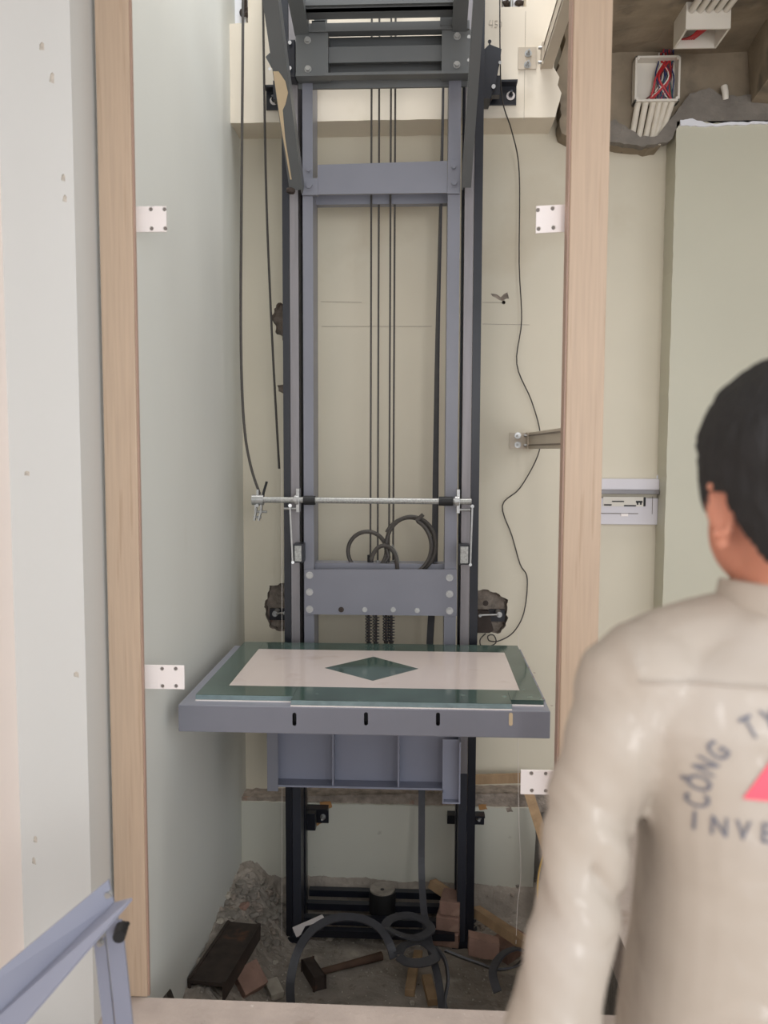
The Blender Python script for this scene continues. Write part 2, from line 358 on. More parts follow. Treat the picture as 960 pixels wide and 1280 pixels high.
# ---------------------------------------------------------------- frame posts with plates
YF = 2.13
def post(label, px0, px1, ztop, plates):
    x0, x1 = X(px0, YF), X(px1, YF)
    t = thing('frame_post', label, 'post', ((x0+x1)/2, YF+.03, 0), 'shaft frame posts')
    dp = .02 if px0 < 300 else .055
    m = MB(); m.box(x0, x1, YF, YF+dp, 0, ztop, .003); pr = m.build('aluminium_profile', M_alu, t)
    inner = x1 if px0 < 300 else x0
    sg = 1 if px0 < 300 else -1
    MB().box(inner-.0015*sg, inner+.004*sg, YF+.006, YF+dp-.004, 0, ztop-.002).build('edge_trim', M_alud, t)
    for (py0, py1, pxe, skew, hs) in plates:
        e = X(pxe, YF+.06); z1 = Z(py0, YF+.06, pxe); z0 = Z(py1, YF+.06, pxe)
        pm = MB().prism([(inner-.02*sg, z0+skew), (e, z0), (e, z1), (inner-.02*sg, z1+skew)], YF+.056, YF+.060)
        pl = pm.build('mounting_plate', M_white, t)
        cs = []
        for hx, hy in hs:
            q = P(hx, hy, YF+.06); cs.append(MB().cyl(q+Vector((0,-.02,0)), q+Vector((0,.02,0)), .0055, 14))
        cut(pl, cs)
        for hx, hy in hs:
            q = P(hx, hy, YF+.06); MB().cyl(q+Vector((0,-.002,0)), q+Vector((0,.0005,0)), .0045, 12).build('screw', M_hole, pl)
    return t
post('wood-tone aluminium post standing left of the lift against the wall', 130, 171, 3.2,
     [(258,290,213,0,[(189,262),(206,262),(190,286),(207,286)]), (831.5,861,226.5,0,[(203,835.5),(220,835.5),(203.5,857),(220.5,857)])])
post('wood-tone aluminium post standing right of the lift, lower end behind the person', 706.5, 753.5, 3.2,
     [(258,292,665,.004,[(672,263),(690.5,261),(673,286.5),(691.5,285)]), (962,992,657.5,0,[(664,966),(682,966.5),(664.5,987.5),(682,988)])])

def support_arm(label, px, pyt, pyb, platepx, bolts, ext, grp):
    Y0 = YB if pyt > 200 else yb
    x = X(px, Y0); zt = Z(pyt, Y0, px); zbq = Z(pyb, Y0, px)
    t = thing('support_arm', label, 'bracket', (x, Y0, zbq))
    m = MB(); w = .03 if pyt > 200 else .04
    m.box(x, x+w, YF+.08, Y0-.004, zbq, zt, .002).build('arm_profile', M_arm, t)
    MB().box(x-.0016, x, YF+.09, Y0-.02, zbq+.012, zbq+.018).box(x-.0016, x, YF+.09, Y0-.02, zt-.016, zt-.010).build('groove', M_armd, t)
    a, b = P(platepx, pyt, Y0), P(px+1, pyb, Y0)
    pl = MB().box(a.x, b.x, Y0-.006, Y0-.001, b.z, a.z).box(x-.006, x, Y0-.05, Y0-.001, zbq, zt).build('wall_plate', M_arm, t)
    for bx, by in bolts:
        m = MB(); q = P(bx, by, Y0); m.cyl(q+Vector((0,-.006,0)), q+Vector((0,-.009,0)), .0135, 20); m.cyl(q+Vector((0,-.008,0)), q+Vector((0,-.02,0)), .0075, 6); m.cyl(q+Vector((0,-.02,0)), q+Vector((0,-.04,0)), .004, 8)
        m.build('bolt', M_zinc, pl)
    for zz in (zbq+.014, zt-.013):
        MB().cyl((x-.006, Y0-.028, zz), (x-.018, Y0-.028, zz), .006, 6).build('side_bolt', M_zinc, pl)
    return t
support_arm('beige aluminium arm bolted at mid-height to the cream wall, ending behind the right post', 659, 541, 561, 637, [(647,544.5),(647,556)], 0, None)
support_arm('beige aluminium arm bolted high on the cream beam, rising towards the viewer', 669, 60, 87, 648, [(660,68),(659,82)], 0, None)

# ---------------------------------------------------------------- guide rails
YR = 3.2
zpit = PITZ+.0
def rail(label, pxo, pxa, pxb, side):
    xo, xa, xb = X(pxo, YR), X(pxa, YR), X(pxb, YR)
    t = thing('guide_rail', label, 'guide rail', ((xo+xb)/2, YR+.08, PITZ-.02), 'lift guide rails')
    MB().box(xo, xa-.0005*side, YR-.002, YR+.012, PITZ-.02, TOP-.3).box(xo, xo+.006*side, YR+.012, YR+.14, PITZ-.02, TOP-.3).build('channel', M_black, t)
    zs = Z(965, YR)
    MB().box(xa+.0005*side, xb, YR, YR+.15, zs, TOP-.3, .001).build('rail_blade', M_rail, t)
    MB().box(xa+.0005*side, xb, YR, YR+.15, PITZ-.02, zs-.0005, .001).build('lower_rail_blade', M_blk2, t, label='darker lower length')
    MB().box(xb, xb+.006*side, YR+.09, YR+.15, PITZ-.02, TOP-.3).build('back_flange', M_black, t)
    mx = MB().box(min(xo,xb)-.02, max(xo,xb)+.02, YR-.03, YR+.16, PITZ-.06, PITZ+.012).build('foot_plate', M_black, t)
    return xo, xb
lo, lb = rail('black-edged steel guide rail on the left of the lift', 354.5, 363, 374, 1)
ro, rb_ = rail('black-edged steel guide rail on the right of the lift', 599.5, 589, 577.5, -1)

def wall_bracket(label, px0, px1, py0, py1, Y, bolt, railx, grp=None, white=True):
    a, b = P(px0, py0, Y), P(px1, py1, Y)
    t = thing('rail_bracket', label, 'bracket', ((a.x+b.x)/2, Y, b.z))
    m = MB().box(a.x, b.x, Y-.008, Y-.001, b.z, a.z, .001)
    m.box(a.x, b.x, Y-.05, Y-.008, a.z-.008, a.z)
    m.build('angle_plate', M_black, t)
    m = MB(); q = P(*bolt, Y)
    m.cyl(q+Vector((0,-.008,0)), q+Vector((0,-.011,0)), .0165 if white else .012, 22).build('washer', M_white if white else M_zinc, t)
    MB().cyl(q+Vector((0,-.011,0)), q+Vector((0,-.022,0)), .009, 6).cyl(q+Vector((0,-.022,0)), q+Vector((0,-.045,.004)), .005, 10).build('bolt', M_zinc if not white else M_black, t)
    m = MB().box(min(railx, (a.x+b.x)/2), max(railx, (a.x+b.x)/2), Y-.09, Y-.05, b.z+.005, a.z-.002).build('spacer', M_black, t)
    return t
wall_bracket('black steel bracket bolted to the upper beam right of the lift', 600, 645, 107, 132, yb, (638,121), ro-.004)
wall_bracket('black steel bracket bolted to the upper beam left of the lift', 333, 360, 113, 138, yb, (343,127), lo+.004)
wall_bracket('black bracket on the pale lower wall beside the left rail', 384, 411, 1005, 1028, 3.43, (404,1020), X(380,3.3), white=False)
wall_bracket('black bracket on the pale lower wall behind the right rail', 559, 605, 1013, 1030, 3.43, (598,1021), X(592,3.3), white=False)
# brackets inside the broken pockets
def pocket_bracket(label, px0, px1, py0, py1, bolt, rod):
    a, b = P(px0, py0, YB+.03), P(px1, py1, YB+.03)
    t = thing('rail_anchor', label, 'anchor', ((a.x+b.x)/2, YB, b.z))
    MB().box(a.x, b.x, YB+.028, YB+.05, b.z, a.z).build('anchor_plate', M_black, t)
    q = P(*bolt, YB-.03); r = P(*rod, YB-.06)
    MB().cyl(q+Vector((0,.06,0)), q+Vector((0,-.008,0)), .012, 18).cyl(q+Vector((0,-.006,0)), q+Vector((0,-.016,0)), .007, 6).build('anchor_bolt', M_zinc, t)
    MB().cyl(q+Vector((0,-.004,0)), r, .0042, 10).cyl(r, r+Vector((0,-.012,0)), .007, 6).build('tie_rod', M_zinc, t)
pocket_bracket('bolted anchor in the broken wall pocket left of the lift', 337, 356, 761, 775, (344,767), (356,766))
pocket_bracket('bolted anchor in the broken wall pocket right of the lift', 611, 631, 762, 777, (624,768), (600,769))
t = thing('anchor_lug', 'grey steel lug plate half in the broken pocket behind the right rail', 'bracket', P(605,790,YB))
MB().prism(PP([(597,764),(611,764),(617,788),(612,791),(597,791)], YB-.01), YB-.012, YB+.03).build('lug_plate', M_iron, t)
MB().cyl(P(607,754,YB-.0), P(607,754,YB-.03), .012, 12).build('lug_pin', M_iron, t)
def stain(pts, Y, m, par, nm='rust_stain', sd=3): MB().prism(ragged(PP(pts, Y), .007, .008, sd), Y-.0012, Y+.002).build(nm, m, par)
LWW = bpy.data.objects['wall_lower']; WL['wall_lower'] = Vector((0,0,0))
stain([(399,1003),(412,1002),(416,1008),(409,1012),(400,1009)], 3.43, M_rust, LWW)
stain([(386,1029),(402,1028),(398,1033),(388,1033)], 3.43, M_rust, LWW, sd=5)
stain([(598,1006),(608,1005),(609,1012),(599,1012)], 3.43, M_rust, LWW, sd=7)
stain([(632,1010),(639,1009),(641,1014),(634,1015)], 3.43, M_chip, LWW, 'chip', 8)
# black hex housing beside the right rail, high up
t = thing('rope_guard', 'black angular housing fixed behind the right rail above a wall bracket', 'guard', P(614,128,3.3))
MB().prism(PP([(605,66),(611,60),(626,66),(624,82),(618,112),(612,127),(604,127)], 3.28), 3.25, 3.35).build('housing', M_black, t)
MB().cyl(P(612,52,3.27), P(612,52,3.25), .007, 8).cyl(P(612,62,3.26), P(612,52,3.26), .003, 8).build('bolt', M_black, t)
MB().cyl(P(625,78,3.25), P(625,78,3.238), .006, 8).build('bolt', M_zinc, t)
MB().cyl(P(617,108,3.25), P(617,108,3.238), .008, 8).build('bolt', M_zinc, t)
t = thing('anchor_stub', 'rusty pipe stub on the bluish patch top left of the shaft', 'pipe stub', P(306,24,3.44))
MB().rock(P(306,16,3.455), .028, 3, 2).cyl(P(306,16,3.45), P(306,-10,3.44), .009, 10).build('stub', M_iron, t)
t = thing('anchor_stub', 'zinc threaded stub on the bright patch top right of the shaft', 'pipe stub', P(642,13,3.44))
MB().rock(P(634,5,3.455), .022, 5, 2).rock(P(649,4,3.455), .02, 8, 2).build('stub', M_iron, t)
MB().cyl(P(639,13,3.44), P(640,-12,3.44), .0065, 10).build('threaded_rod', M_zinc, t)

# ---------------------------------------------------------------- lift carriage
YU = 3.19
car = thing('lift_carriage', 'grey steel lift carriage with green and cream tiled platform between the guide rails', 'lift', (X(475,3.1), 3.0, Z(988, 2.95)))
ZT = Z(40, YU)
ux = [(X(379.5,YU), X(392,YU)), (X(557,YU), X(572,YU))]
for i, (a, b) in enumerate(ux):
    m = MB().box(a, b, YU, YU+.006, Z(900,YU), ZT+.02)
    if i == 0: m.box(b-.006, b, YU+.006, YU+.14, Z(900,YU), ZT+.02)
    else: m.box(a, a+.006, YU+.006, YU+.14, Z(900,YU), ZT+.02)
    m.box(a, b, YU+.134, YU+.14, Z(900,YU), ZT+.02)
    m.build('upright', M_grey, car)
# bottom cross plate
Yp = YU-.012
def pz(px, py, Y): q = P(px, py, Y); return q.x, q.z
q = [pz(380.5,712,Yp), pz(571,712,Yp), pz(571,770,Yp), pz(380.5,768,Yp)]
bp = MB().prism(q, Yp, Yp+.011).build('cross_plate', M_grey, car)
for bx, by in [(387,719),(387,740),(387,761.5),(562,722),(562,742.5),(562,763.5)]:
    MB().hexbolt(P(bx, by, Yp), .0105, .011).build('bolt', M_zinc, bp, label='zinc hex bolt')
for bx, by in [(456,762),(491.5,762),(521.5,763)]:
    MB().hexbolt(P(bx, by, Yp), .0075, .009).build('bolt', M_zinc, bp, label='zinc hex bolt')
MB().hexbolt(P(426.5,762,Yp), .008, .006).build('bolt', M_iron, bp, label='dark bolt')
MB().box(ux[0][1], ux[1][0], YU+.04, YU+.12, Z(718,YU+.04), Z(704.5,YU+.04)).build('rear_channel', M_grey, car)
# mid cross plate
q = [pz(397,206,Yp), pz(559,201,Yp), pz(559,241,Yp), pz(397,243,Yp)]
mp = MB().prism(q, Yp, Yp+.011).build('cross_plate', M_grey, car)
for k, (x0, x1, y0, y1) in enumerate([(377.5,397.5,223,244),(559.5,574.5,201,242)]):
    a, b = P(x0, y0, Yp), P(x1, y1, Yp)
    MB().box(a.x, b.x, Yp-.004, YU+.006, b.z, a.z, .001).build('end_plate', M_grey, mp)
for bx, by, r in [(386,213,.008),(386.5,232,.013),(567,209,.009),(567.5,228.5,.012)]:
    MB().hexbolt(P(bx, by, Yp-.004), r, .01).build('bolt', M_grey, mp)
MB().box(ux[0][1]-.004, ux[1][0]+.004, YU+.09, YU+.13, Z(255,YU+.09), Z(236,YU+.09)).build('rear_channel', M_grey, car)
# head beam
Yh = 3.12
hb = MB()
a, b = P(370.5, 40, Yh), P(586, 96.5, Yh)
hb.box(X(371,Yh), X(585,Yh), Yh+.075, Yh+.085, b.z, Z(33,Yh))
hb.box(a.x-.0, b.x, Yh-.012, Yh+.02, Z(40,Yh), Z(29.5,Yh)).box(a.x-.0, b.x, Yh+.02, Yh+.075, Z(32,Yh), Z(29.5,Yh))
hb.box(a.x-.002, b.x, Yh-.012, Yh+.03, Z(95,Yh), Z(91.5,Yh))
hb.box(X(411,Yh), X(548,Yh), Yh+.02, Yh+.075, Z(69,Yh), Z(66.5,Yh))
hb.box(X(411,Yh), X(548,Yh), Yh+.015, Yh+.022, Z(75,Yh), Z(55,Yh)+.0)
head = hb.build('head_beam', M_greyd, car)
for x0, x1 in ((372,411),(548,585)):
    MB().box(X(x0,Yh), X(x1,Yh), Yh-.003, Yh+.075, Z(91.5,Yh), Z(39.5,Yh)).build('end_plate', M_greyd, head)
for bx, by in [(384.5,50.5),(385,86.5),(571.5,45.5),(571,81)]:
    MB().hexbolt(P(bx, by, Yh-.003), .0095, .012).build('bolt', M_zinc, head, label='zinc hex bolt')
for x0, x1, yt, ym, ybm in [(392,408,17,27,41),(546,561,12,20,36)]:
    m = MB().box(X(x0,Yh), X(x1,Yh), Yh-.017, Yh-.012, Z(ybm,Yh), Z(ym,Yh)).box(X(x0,Yh), X(x1,Yh), Yh-.017, Yh+.05, Z(ym,Yh)-.004, Z(ym,Yh))
    m.box(X(x0,Yh), X(x1,Yh), Yh+.046, Yh+.05, Z(ym,Yh), Z(yt,Yh)+.02).build('angle_tab', M_greyd, head)
for x0, x1 in ((371,388),(560,578)):
    p0 = Vector((X((x0+x1)/2,3.12), 3.13, Z(34,3.12))); p1 = Vector((p0.x, 2.86, Z(-45,2.86)))
    MB().bar(p0, p1, .052, .05, (0,1,0)).build('head_arm', M_greyd, car)
zz = Z(12, 3.04)
MB().box(X(380,3.04), X(568,3.04), 3.04, 3.05, zz, zz+.09).box(X(380,3.04), X(568,3.04), 3.04, 3.10, zz, zz+.008).box(X(380,3.04), X(568,3.04), 3.025, 3.04, zz+.012, zz+.022).build('head_cross_bar', M_greyd, car)
# diagonal braces leaning towards the viewer
def brace(pb, Y0, pt, Y1, w, d):
    p0 = P(*pb, Y0); p1 = P(*pt, Y1); p2 = p1+(p1-p0)*.35
    sx = 1 if pb[0] < 500 else -1
    m = MB(); m.bar(p0, p2, w, .006, (0,1,0)); o = Vector((sx*(w/2-.003), d/2, .012))
    m.bar(p0+o, p2+o, .006, d, (0,1,0)); return m.build('diagonal_brace', M_greyd, car), p0, p1
bl, p0, p1 = brace((370,237), 3.13, (338,0), 2.66, .048, .06)
brr, r0, r1 = brace((583,234), 3.13, (599,0), 2.66, .034, .05)
def onb(t, dx): q = p0.lerp(p1, t); return q+Vector((dx, -.006, 0))
m = MB(); poly = [(.66,-.022),(.66,-.004),(.61,.014),(.55,.018),(.49,.004),(.46,-.008),(.30,-.013),(.06,-.010),(.06,-.016),(.40,-.022)]
A = [m.bm.verts.new(onb(t_, dx)) for t_, dx in poly]; B = [m.bm.verts.new(onb(t_, dx)+Vector((0,-.0015,0))) for t_, dx in poly]
m.bm.faces.new(A); m.bm.faces.new(B[::-1])
for i in range(len(A)): m.bm.faces.new([A[i], A[(i+1) % len(A)], B[(i+1) % len(A)], B[i]])
m.build('peeled_film', M_filmslot, bl, label='peeling beige paint film')
MB().prism(PP([(332,71),(337,66),(344,78),(344,87),(339,84)], 2.83), 2.83, 2.836).build('gusset', M_greyd, bl)
MB().cyl(P(337,86,2.83), P(337,86,2.81), .005, 8).build('bolt', M_zinc, bl)
MB().rock(P(364,238,3.13), .02, 4, 2).build('rubber_buffer', M_iron, bl)
# guide shoes
for (x0, x1, y0, y1) in [(361,371,47,94),(585,591,40,84)]:
    m = MB().box(X(x0,3.13), X(x1,3.13), 3.13, 3.2-.003, Z(y1,3.13), Z(y0,3.13), .003); sh = m.build('guide_shoe', M_black, car)
    bxp = x0+1.2
    for yy in (y0+6, y1-9): MB().cyl(P(bxp,yy,3.13), P(bxp,yy,3.115), .007, 6).build('bolt', M_zinc, sh)
# synchronising tie bar
Yt = 3.13
tz = Z(626, Yt)
tb = MB().cyl((X(317,Yt), Yt, tz+.001), (X(590,Yt), Yt, tz-.001), .0115, 18).build('tie_bar', M_galv, car, smooth=True)
for x0, x1 in ((379,394),(549,567)):
    MB().cyl((X(x0,Yt), Yt, tz), (X(x1,Yt), Yt, tz), .0175, 18).build('rubber_sleeve', M_rubber, tb, smooth=True)
for x0, dd in ((371,1),(572,-1)):
    m = MB(); cx = X(x0,Yt)
    m.cyl((cx-.008,Yt,tz), (cx+.008,Yt,tz), .020, 18).box(cx-.002, cx+.010, Yt-.012, Yt+.03, tz-.045, tz+.045, .001)
    m.hexbolt((cx-.004, Yt-.02, tz+.006), .007, .01)
    m.cyl((cx+.0,Yt,tz-.032), (cx-.05*dd,Yt,tz-.032), .0055, 10)
    m.build('clamp', M_zinc, tb)
m = MB(); ex = X(322,Yt)
m.cyl((ex-.022,Yt,tz), (ex+.022,Yt,tz), .020, 18).box(ex-.004, ex+.004, Yt-.01, Yt+.01, tz, tz+.040).box(ex-.012, ex-.006, Yt-.01, Yt+.01, tz-.045, tz).box(ex+.010, ex+.016, Yt-.01, Yt+.01, tz-.05, tz)
m.bar((ex-.006,Yt,tz-.03), (ex-.014,Yt,tz-.078), .006, .02, (0,1,0)).bar((ex+.014,Yt,tz-.03), (ex+.002,Yt,tz-.078), .006, .02, (0,1,0))
m.cyl((ex-.018,Yt,tz-.066), (ex+.012,Yt,tz-.066), .005, 8).cyl((ex-.012,Yt,tz-.045), (ex+.034,Yt,tz-.045), .005, 8).cyl((ex,Yt-.02,tz-.02), (ex,Yt-.01,tz-.02), .007, 6)
m.build('lever_end', M_zinc, tb)
MB().tube([(ex+.018,Yt,tz+.006), (ex+.022,Yt,tz+.03), P(333.5,602,Yt)], .0048, 10).build('rope_tail', M_rubber, tb)
# link rods and safety gear
for (xa, ya, xb2, yb2, cx0, cx1, cy0, cy1) in [(362.5,632,366,703,366.5,379,680,703.5),(590.5,633,588,706,573.5,587,681,706)]:
    MB().bar(P(xa,ya,3.12), P(xb2,yb2,3.12), .006, .006, (0,1,0)).cyl(P(xa,ya,3.115), P(xa,ya,3.14), .007, 10).cyl(P(xb2,yb2,3.115), P(xb2,yb2,3.135), .006, 10).build('link_rod', M_zinc, car)
    a, b = P(cx0, cy0, 3.13), P(cx1, cy1, 3.13)
    sg = MB().box(a.x, b.x, 3.13, 3.195, b.z, a.z, .002).build('safety_gear', M_black, car)
    MB().box(a.x+.006, b.x-.006, 3.122, 3.13, b.z+.006, a.z-.006, .001).build('gear_face', M_galv, sg, label='galvanised face')
# rope springs under the plate
for px in (461.5, 470.5, 483.5, 490):
    dep = .02 if px in (461.5, 483.5) else .035
    Ys = YU+.03+dep
    zt, z0 = Z(768,Ys), Z(801 if px > 475 else 803,Ys); x = X(px,Ys)
    nturn = 9; pts = [(x+.0125*math.cos(a*.5), Ys+.0125*math.sin(a*.5), zt+(z0-zt)*a/(nturn*12.56)) for a in range(int(nturn*12.56))]
    sp = MB().tube(pts, .0022, 6).build('rope_spring', M_black, car)
    MB().cyl((x,Ys,zt+.02), (x,Ys,z0-.012), .0055, 10).cyl((x,Ys,z0), (x,Ys,z0-.01), .009, 6).build('spring_rod', M_iron, sp)
# platform: steel pan
YP0, YP1 = 2.40, 3.15
zt = Z(885.5, YP0); zb = Z(919.5, YP0)
xl, xr2 = X(217.5, YP0)+.0, X(694.5, YP0)
pan = MB().box(xl, xr2, YP0, YP1, zb, zt, .003).build('platform_pan', M_grey, car)
cs = []
for px, py in ((368,899),(457.5,898.5),(547.5,899)):
    a = P(px, py, YP0); r = .006
    poly = [(a.x+r*math.cos(t_), a.z+.014+r*math.sin(t_)) for t_ in [k*math.pi/8 for k in range(9)]]+[(a.x+r*math.cos(t_), a.z-.014+r*math.sin(t_)) for t_ in [math.pi+k*math.pi/8 for k in range(9)]]
    cs.append(MB().prism(poly, YP0-.01, YP0+.03))
a = P(638.5, 907-8, YP0)
cut(pan, cs, M_rubber)
poly = [(a.x+.0055*math.cos(t_), a.z+.014+.0055*math.sin(t_)) for t_ in [k*math.pi/8 for k in range(9)]]+[(a.x+.0055*math.cos(t_), a.z-.014+.0055*math.sin(t_)) for t_ in [math.pi+k*math.pi/8 for k in range(9)]]
MB().prism(poly, YP0-.0012, YP0+.004).build('lit_slot_patch', M_filmslot, pan)  # beige patch painted as the lit wall seen through an open slot
# tiles lying on the pan
tz0 = zt; tz1 = zt+.018
def tile(px0, px1, y0, y1): return (X(px0, 1), y0)
# plan coordinates of the pattern
f1 = G(242, 868, tz1); f2 = G(365, 872, tz1); f3 = G(365, 880, tz1); f4 = G(640, 883, tz1)
xA = G(244, 869, tz1).x; xB = G(365, 872, tz1).x; xCc = G(640, 880, tz1).x; xD = G(678, 872, tz1).x
yA = G(300, 869, tz1).y; yB_ = G(450, 876.5, tz1).y; yC = G(655, 875, tz1).y; yT = YP1-.01
wx0 = G(287, 858, tz1).x; wx1 = G(663, 863, tz1).x; wy0 = G(450, 859.5, tz1).y; wy1 = G(450, 813, tz1).y
wx0 = (wx0+G(320,813,tz1).x)/2; wx1 = (wx1+G(620,817,tz1).x)/2
tl = MB().box(xA, xB, yA, wy0, tz0, tz1).box(xB+.0008, xCc, yB_, wy0, tz0, tz1).box(xCc+.0008, xD, yC, wy0, tz0, tz1)
tl.box(xA, wx0, wy0+.0006, yT, tz0, tz1).box(wx1, xD, wy0+.0006, yT, tz0, tz1).box(wx0+.0006, wx1-.0006, wy1, yT, tz0, tz1)
tiles = tl.build('marble_border', M_marble, car)
MB().box(xA, xB, yA-.003, yA-.0002, tz0+.004, tz1-.001).box(xB+.0008, xCc, yB_-.003, yB_-.0002, tz0+.004, tz1-.001).build('sawn_edge', M_marbleE, tiles)
MB().box(xA, xB, yA-.006, yA, tz0, tz0+.003).box(xB, xCc, yB_-.006, yB_, tz0, tz0+.003).box(xCc, xD, yC-.005, yC, tz0, tz0+.004).build('grout_strip', M_white, tiles)
MB().box(wx0+.0006, wx1-.0006, wy0+.0006, wy1-.0006, tz0, tz1).build('cream_panel', M_wtile, car)
dl, dr = G(406,835,tz1), G(523,836,tz1); dn, dfv = G(466,851,tz1), G(467,821,tz1)
MB().prism([(dl.x,dl.y),(dn.x,dn.y),(dr.x,dr.y),(dfv.x,dfv.y)], tz1-.004, tz1+.0006, 'Z').build('marble_diamond', M_marble, car)
# steel edge angle around the tile on right and rear
ea = MB().box(xD+.012, xr2-.006, yC+.05, YP1-.01, zt, zt+.004).build('edge_angle', M_grey, pan)
m = MB()
for px, py in ((655,822),(661,834),(668,841),(666,846),(672,858),(679,873),(690,882)):
    q = G(px, py, zt+.0045); m.rock(q, .005, px, 1, .3, .25)
m.build('debris_spot', M_brick, pan)
# under-platform box beam
Yq = 2.93
xq0, xq1 = X(331,Yq), X(580,Yq)
zq0, zq1 = Z(986.5,Yq), zb
um = MB().box(xq0+.01, xq1-.005, Yq+.06, Yq+.07, zq0, zq1).box(xq0+.01, xq1-.01, Yq, Yq+.07, zq0, zq0+.007).box(xq0+.01, xq1-.01, Yq, Yq+.07, zq1-.007, zq1)
ub = um.build('under_beam', M_lav, car)  # lavender tone, lighter than the carriage grey to offset the shade here
for px in (415.5, 500): MB().box(X(px,Yq)-.003, X(px,Yq)+.003, Yq+.004, Yq+.06, zq0+.007, zq1-.007).build('rib', M_lav, ub)
MB().box(xq0, xq0+.006, Yq, Yq+.09, Z(992,Yq), zq1).box(xq0, X(345,Yq), Yq-.002, Yq+.004, Z(992,Yq), zq1, .001).build('end_bracket', M_grey, ub)
rx0, rx1, rz0, rz1 = X(557,Yq-.03), X(580,Yq-.03), Z(1003,Yq-.03), Z(926,Yq-.03)
MB().box(rx1-.006, rx1, Yq-.03, Yq+.09, rz0, rz1, .001).box(rx0, rx1-.006, Yq-.03, Yq+.0, rz0, rz0+.006).box(rx0, rx1-.006, Yq-.004, Yq+.002, rz0+.006, rz1).box(rx0, rx0+.004, Yq-.03, Yq-.004, rz0+.006, zq0+.004).build('end_bracket', M_lav, ub)
for px in (344, 362): pass
m = MB()
for px0, py0, px1, py1 in ((339,932,339,975),(350,981,556,984.5)):
    for k in range(18):
        q = P(px0+(px1-px0)*k/17, py0+(py1-py0)*k/17, Yq+.055); m.rock(q, .0045, k, 1)
m.build('weld_bead', M_lav, ub)
MB().box(X(374,3.0), X(574,3.0), 2.6, 3.16, zq1-.0, zb+.001).build('cross_member', M_greyd, ub)
MB().box(xq0+.02, xq0+.06, Yq+.07, 3.19, zq0+.02, zq1).box(X(548,3.1), X(572,3.1), Yq+.07, 3.19, zq0+.02, zq1).build('sling_foot', M_grey, ub)

# ---------------------------------------------------------------- ropes and cables
Yr = 3.27
for k, (px, dy) in enumerate(((463.3,0),(472.2,.02),(486.8,0),(491.8,.02))):
    nm = ['left-most', 'second from the left', 'third from the left', 'right-most'][k]
    t = thing('suspension_rope', 'dark steel hoist rope hanging down the shaft, %s of the four' % nm, 'rope', (X(px,Yr), Yr+dy, Z(712,Yr)), 'four hoist ropes')
    MB().cyl((X(px,Yr), Yr+dy, Z(709,Yr)), (X(px+.4,Yr), Yr+dy, TOP-.3), .0038, 10).build('wire_rope', M_rope, t, smooth=True)
    if k == 0: MB().cyl((X(px,Yr), Yr+dy, Z(711,Yr)), (X(px,Yr), Yr+dy, Z(694,Yr)), .0125, 14).build('socket', M_rubber, t)
    elif k == 2:
        MB().tube([P(487,690,Yr-.01), P(490,682,Yr-.01), P(494,692,Yr-.01), P(497,703,Yr-.01), P(496,712,Yr-.01)], .009, 10, scales=[.4,.8,1.1,1,.8]).build('thimble', M_zinc, t)
    else: MB().cyl((X(px,Yr), Yr+dy-.01, Z(711,Yr)), (X(px,Yr), Yr+dy-.01, Z(701,Yr)), .008, 12).build('socket', M_zinc, t)
def ring(cx, cy, rx, ry, Y, a0, a1, n=44, dy=0, wob=0):
    out = []
    for i in range(n+1):
        a = math.radians(a0+(a1-a0)*i/n); out.append(P(cx+rx*math.cos(a), cy-ry*math.sin(a), Y+dy*i/n+wob*math.sin(3*a)))
    return out
t = MB(); t.tube(ring(459,689,24,24.5,3.25,-52,238,dy=.02)+[], .0082, 8)
t.build('rope_tail_coil', M_rope, label='small round loop of dark wire rope behind the lower cross plate, left side', cat='rope coil', smooth=True)
t = MB(); t.tube(ring(514,681,31,35,3.23,-60,205,dy=.02)+[P(480,704,3.25)], .0082, 8); t.tube([P(529,643,3.215)]+ring(511,683,28,34,3.215,70,-75,dy=.01), .0078, 8); t.tube(ring(512,684,33,37,3.245,150,-70,dy=.01), .0078, 8)
t.build('rope_tail_coil', M_rope, label='large doubled loop of dark wire rope behind the lower cross plate, right side', cat='rope coil', smooth=True)
t = MB(); t.tube([P(463,700,3.22)]+ring(480,705,16,23,3.22,165,5,dy=.01)+[P(497,712,3.23)], .0082, 8)
t.build('rope_tail_coil', M_rope, label='low narrow arch of dark wire rope between the two larger loops', cat='rope coil', smooth=True)
MB().tube(smoothpath([P(304,-60,3.22), P(303.5,60,3.22), P(302,230,3.2), P(301,380,3.2), P(302,470,3.2), P(306,540,3.18), P(314,585,3.15), P(325,618,3.13)], 5), .0052, 9).build('governor_rope', M_rope, label='thick dark rope hanging far left, tied to the end of the tie bar', cat='rope', smooth=True)
MB().tube(smoothpath([P(328,-60,3.3), P(330,90,3.3), P(333,250,3.3), P(340,420,3.3), P(349,586,3.3)], 5), .0046, 9).build('governor_rope', M_rope, label='dark rope with a free cut end hanging left of the left rail', cat='rope', smooth=True)
MB().tube(smoothpath([P(625,-60,3.3), P(625,60,3.3), P(628,125,3.3), P(640,165,3.4), P(649,215,3.48), P(649,330,3.48), P(652,400,3.49), P(646,455,3.5), P(664,500,3.5), P(675,540,3.5), P(672,570,3.49), P(650,610,3.5), P(628,632,3.51), P(640,670,3.51), P(650,705,3.51), P(659,723,3.51), P(655,765,3.5), P(642,790,3.5), P(624,801,3.5), P(612,801,3.49), P(610,795,3.49), P(617,794,3.5), P(620,803,3.49), P(612,808,3.48), P(603,811,3.48), P(600,800,3.49), P(607,792,3.5)], 5), .0026, 7).build('loose_wire', M_wire, label='thin dark wire hanging loose down the wall right of the lift', cat='wire', smooth=True)
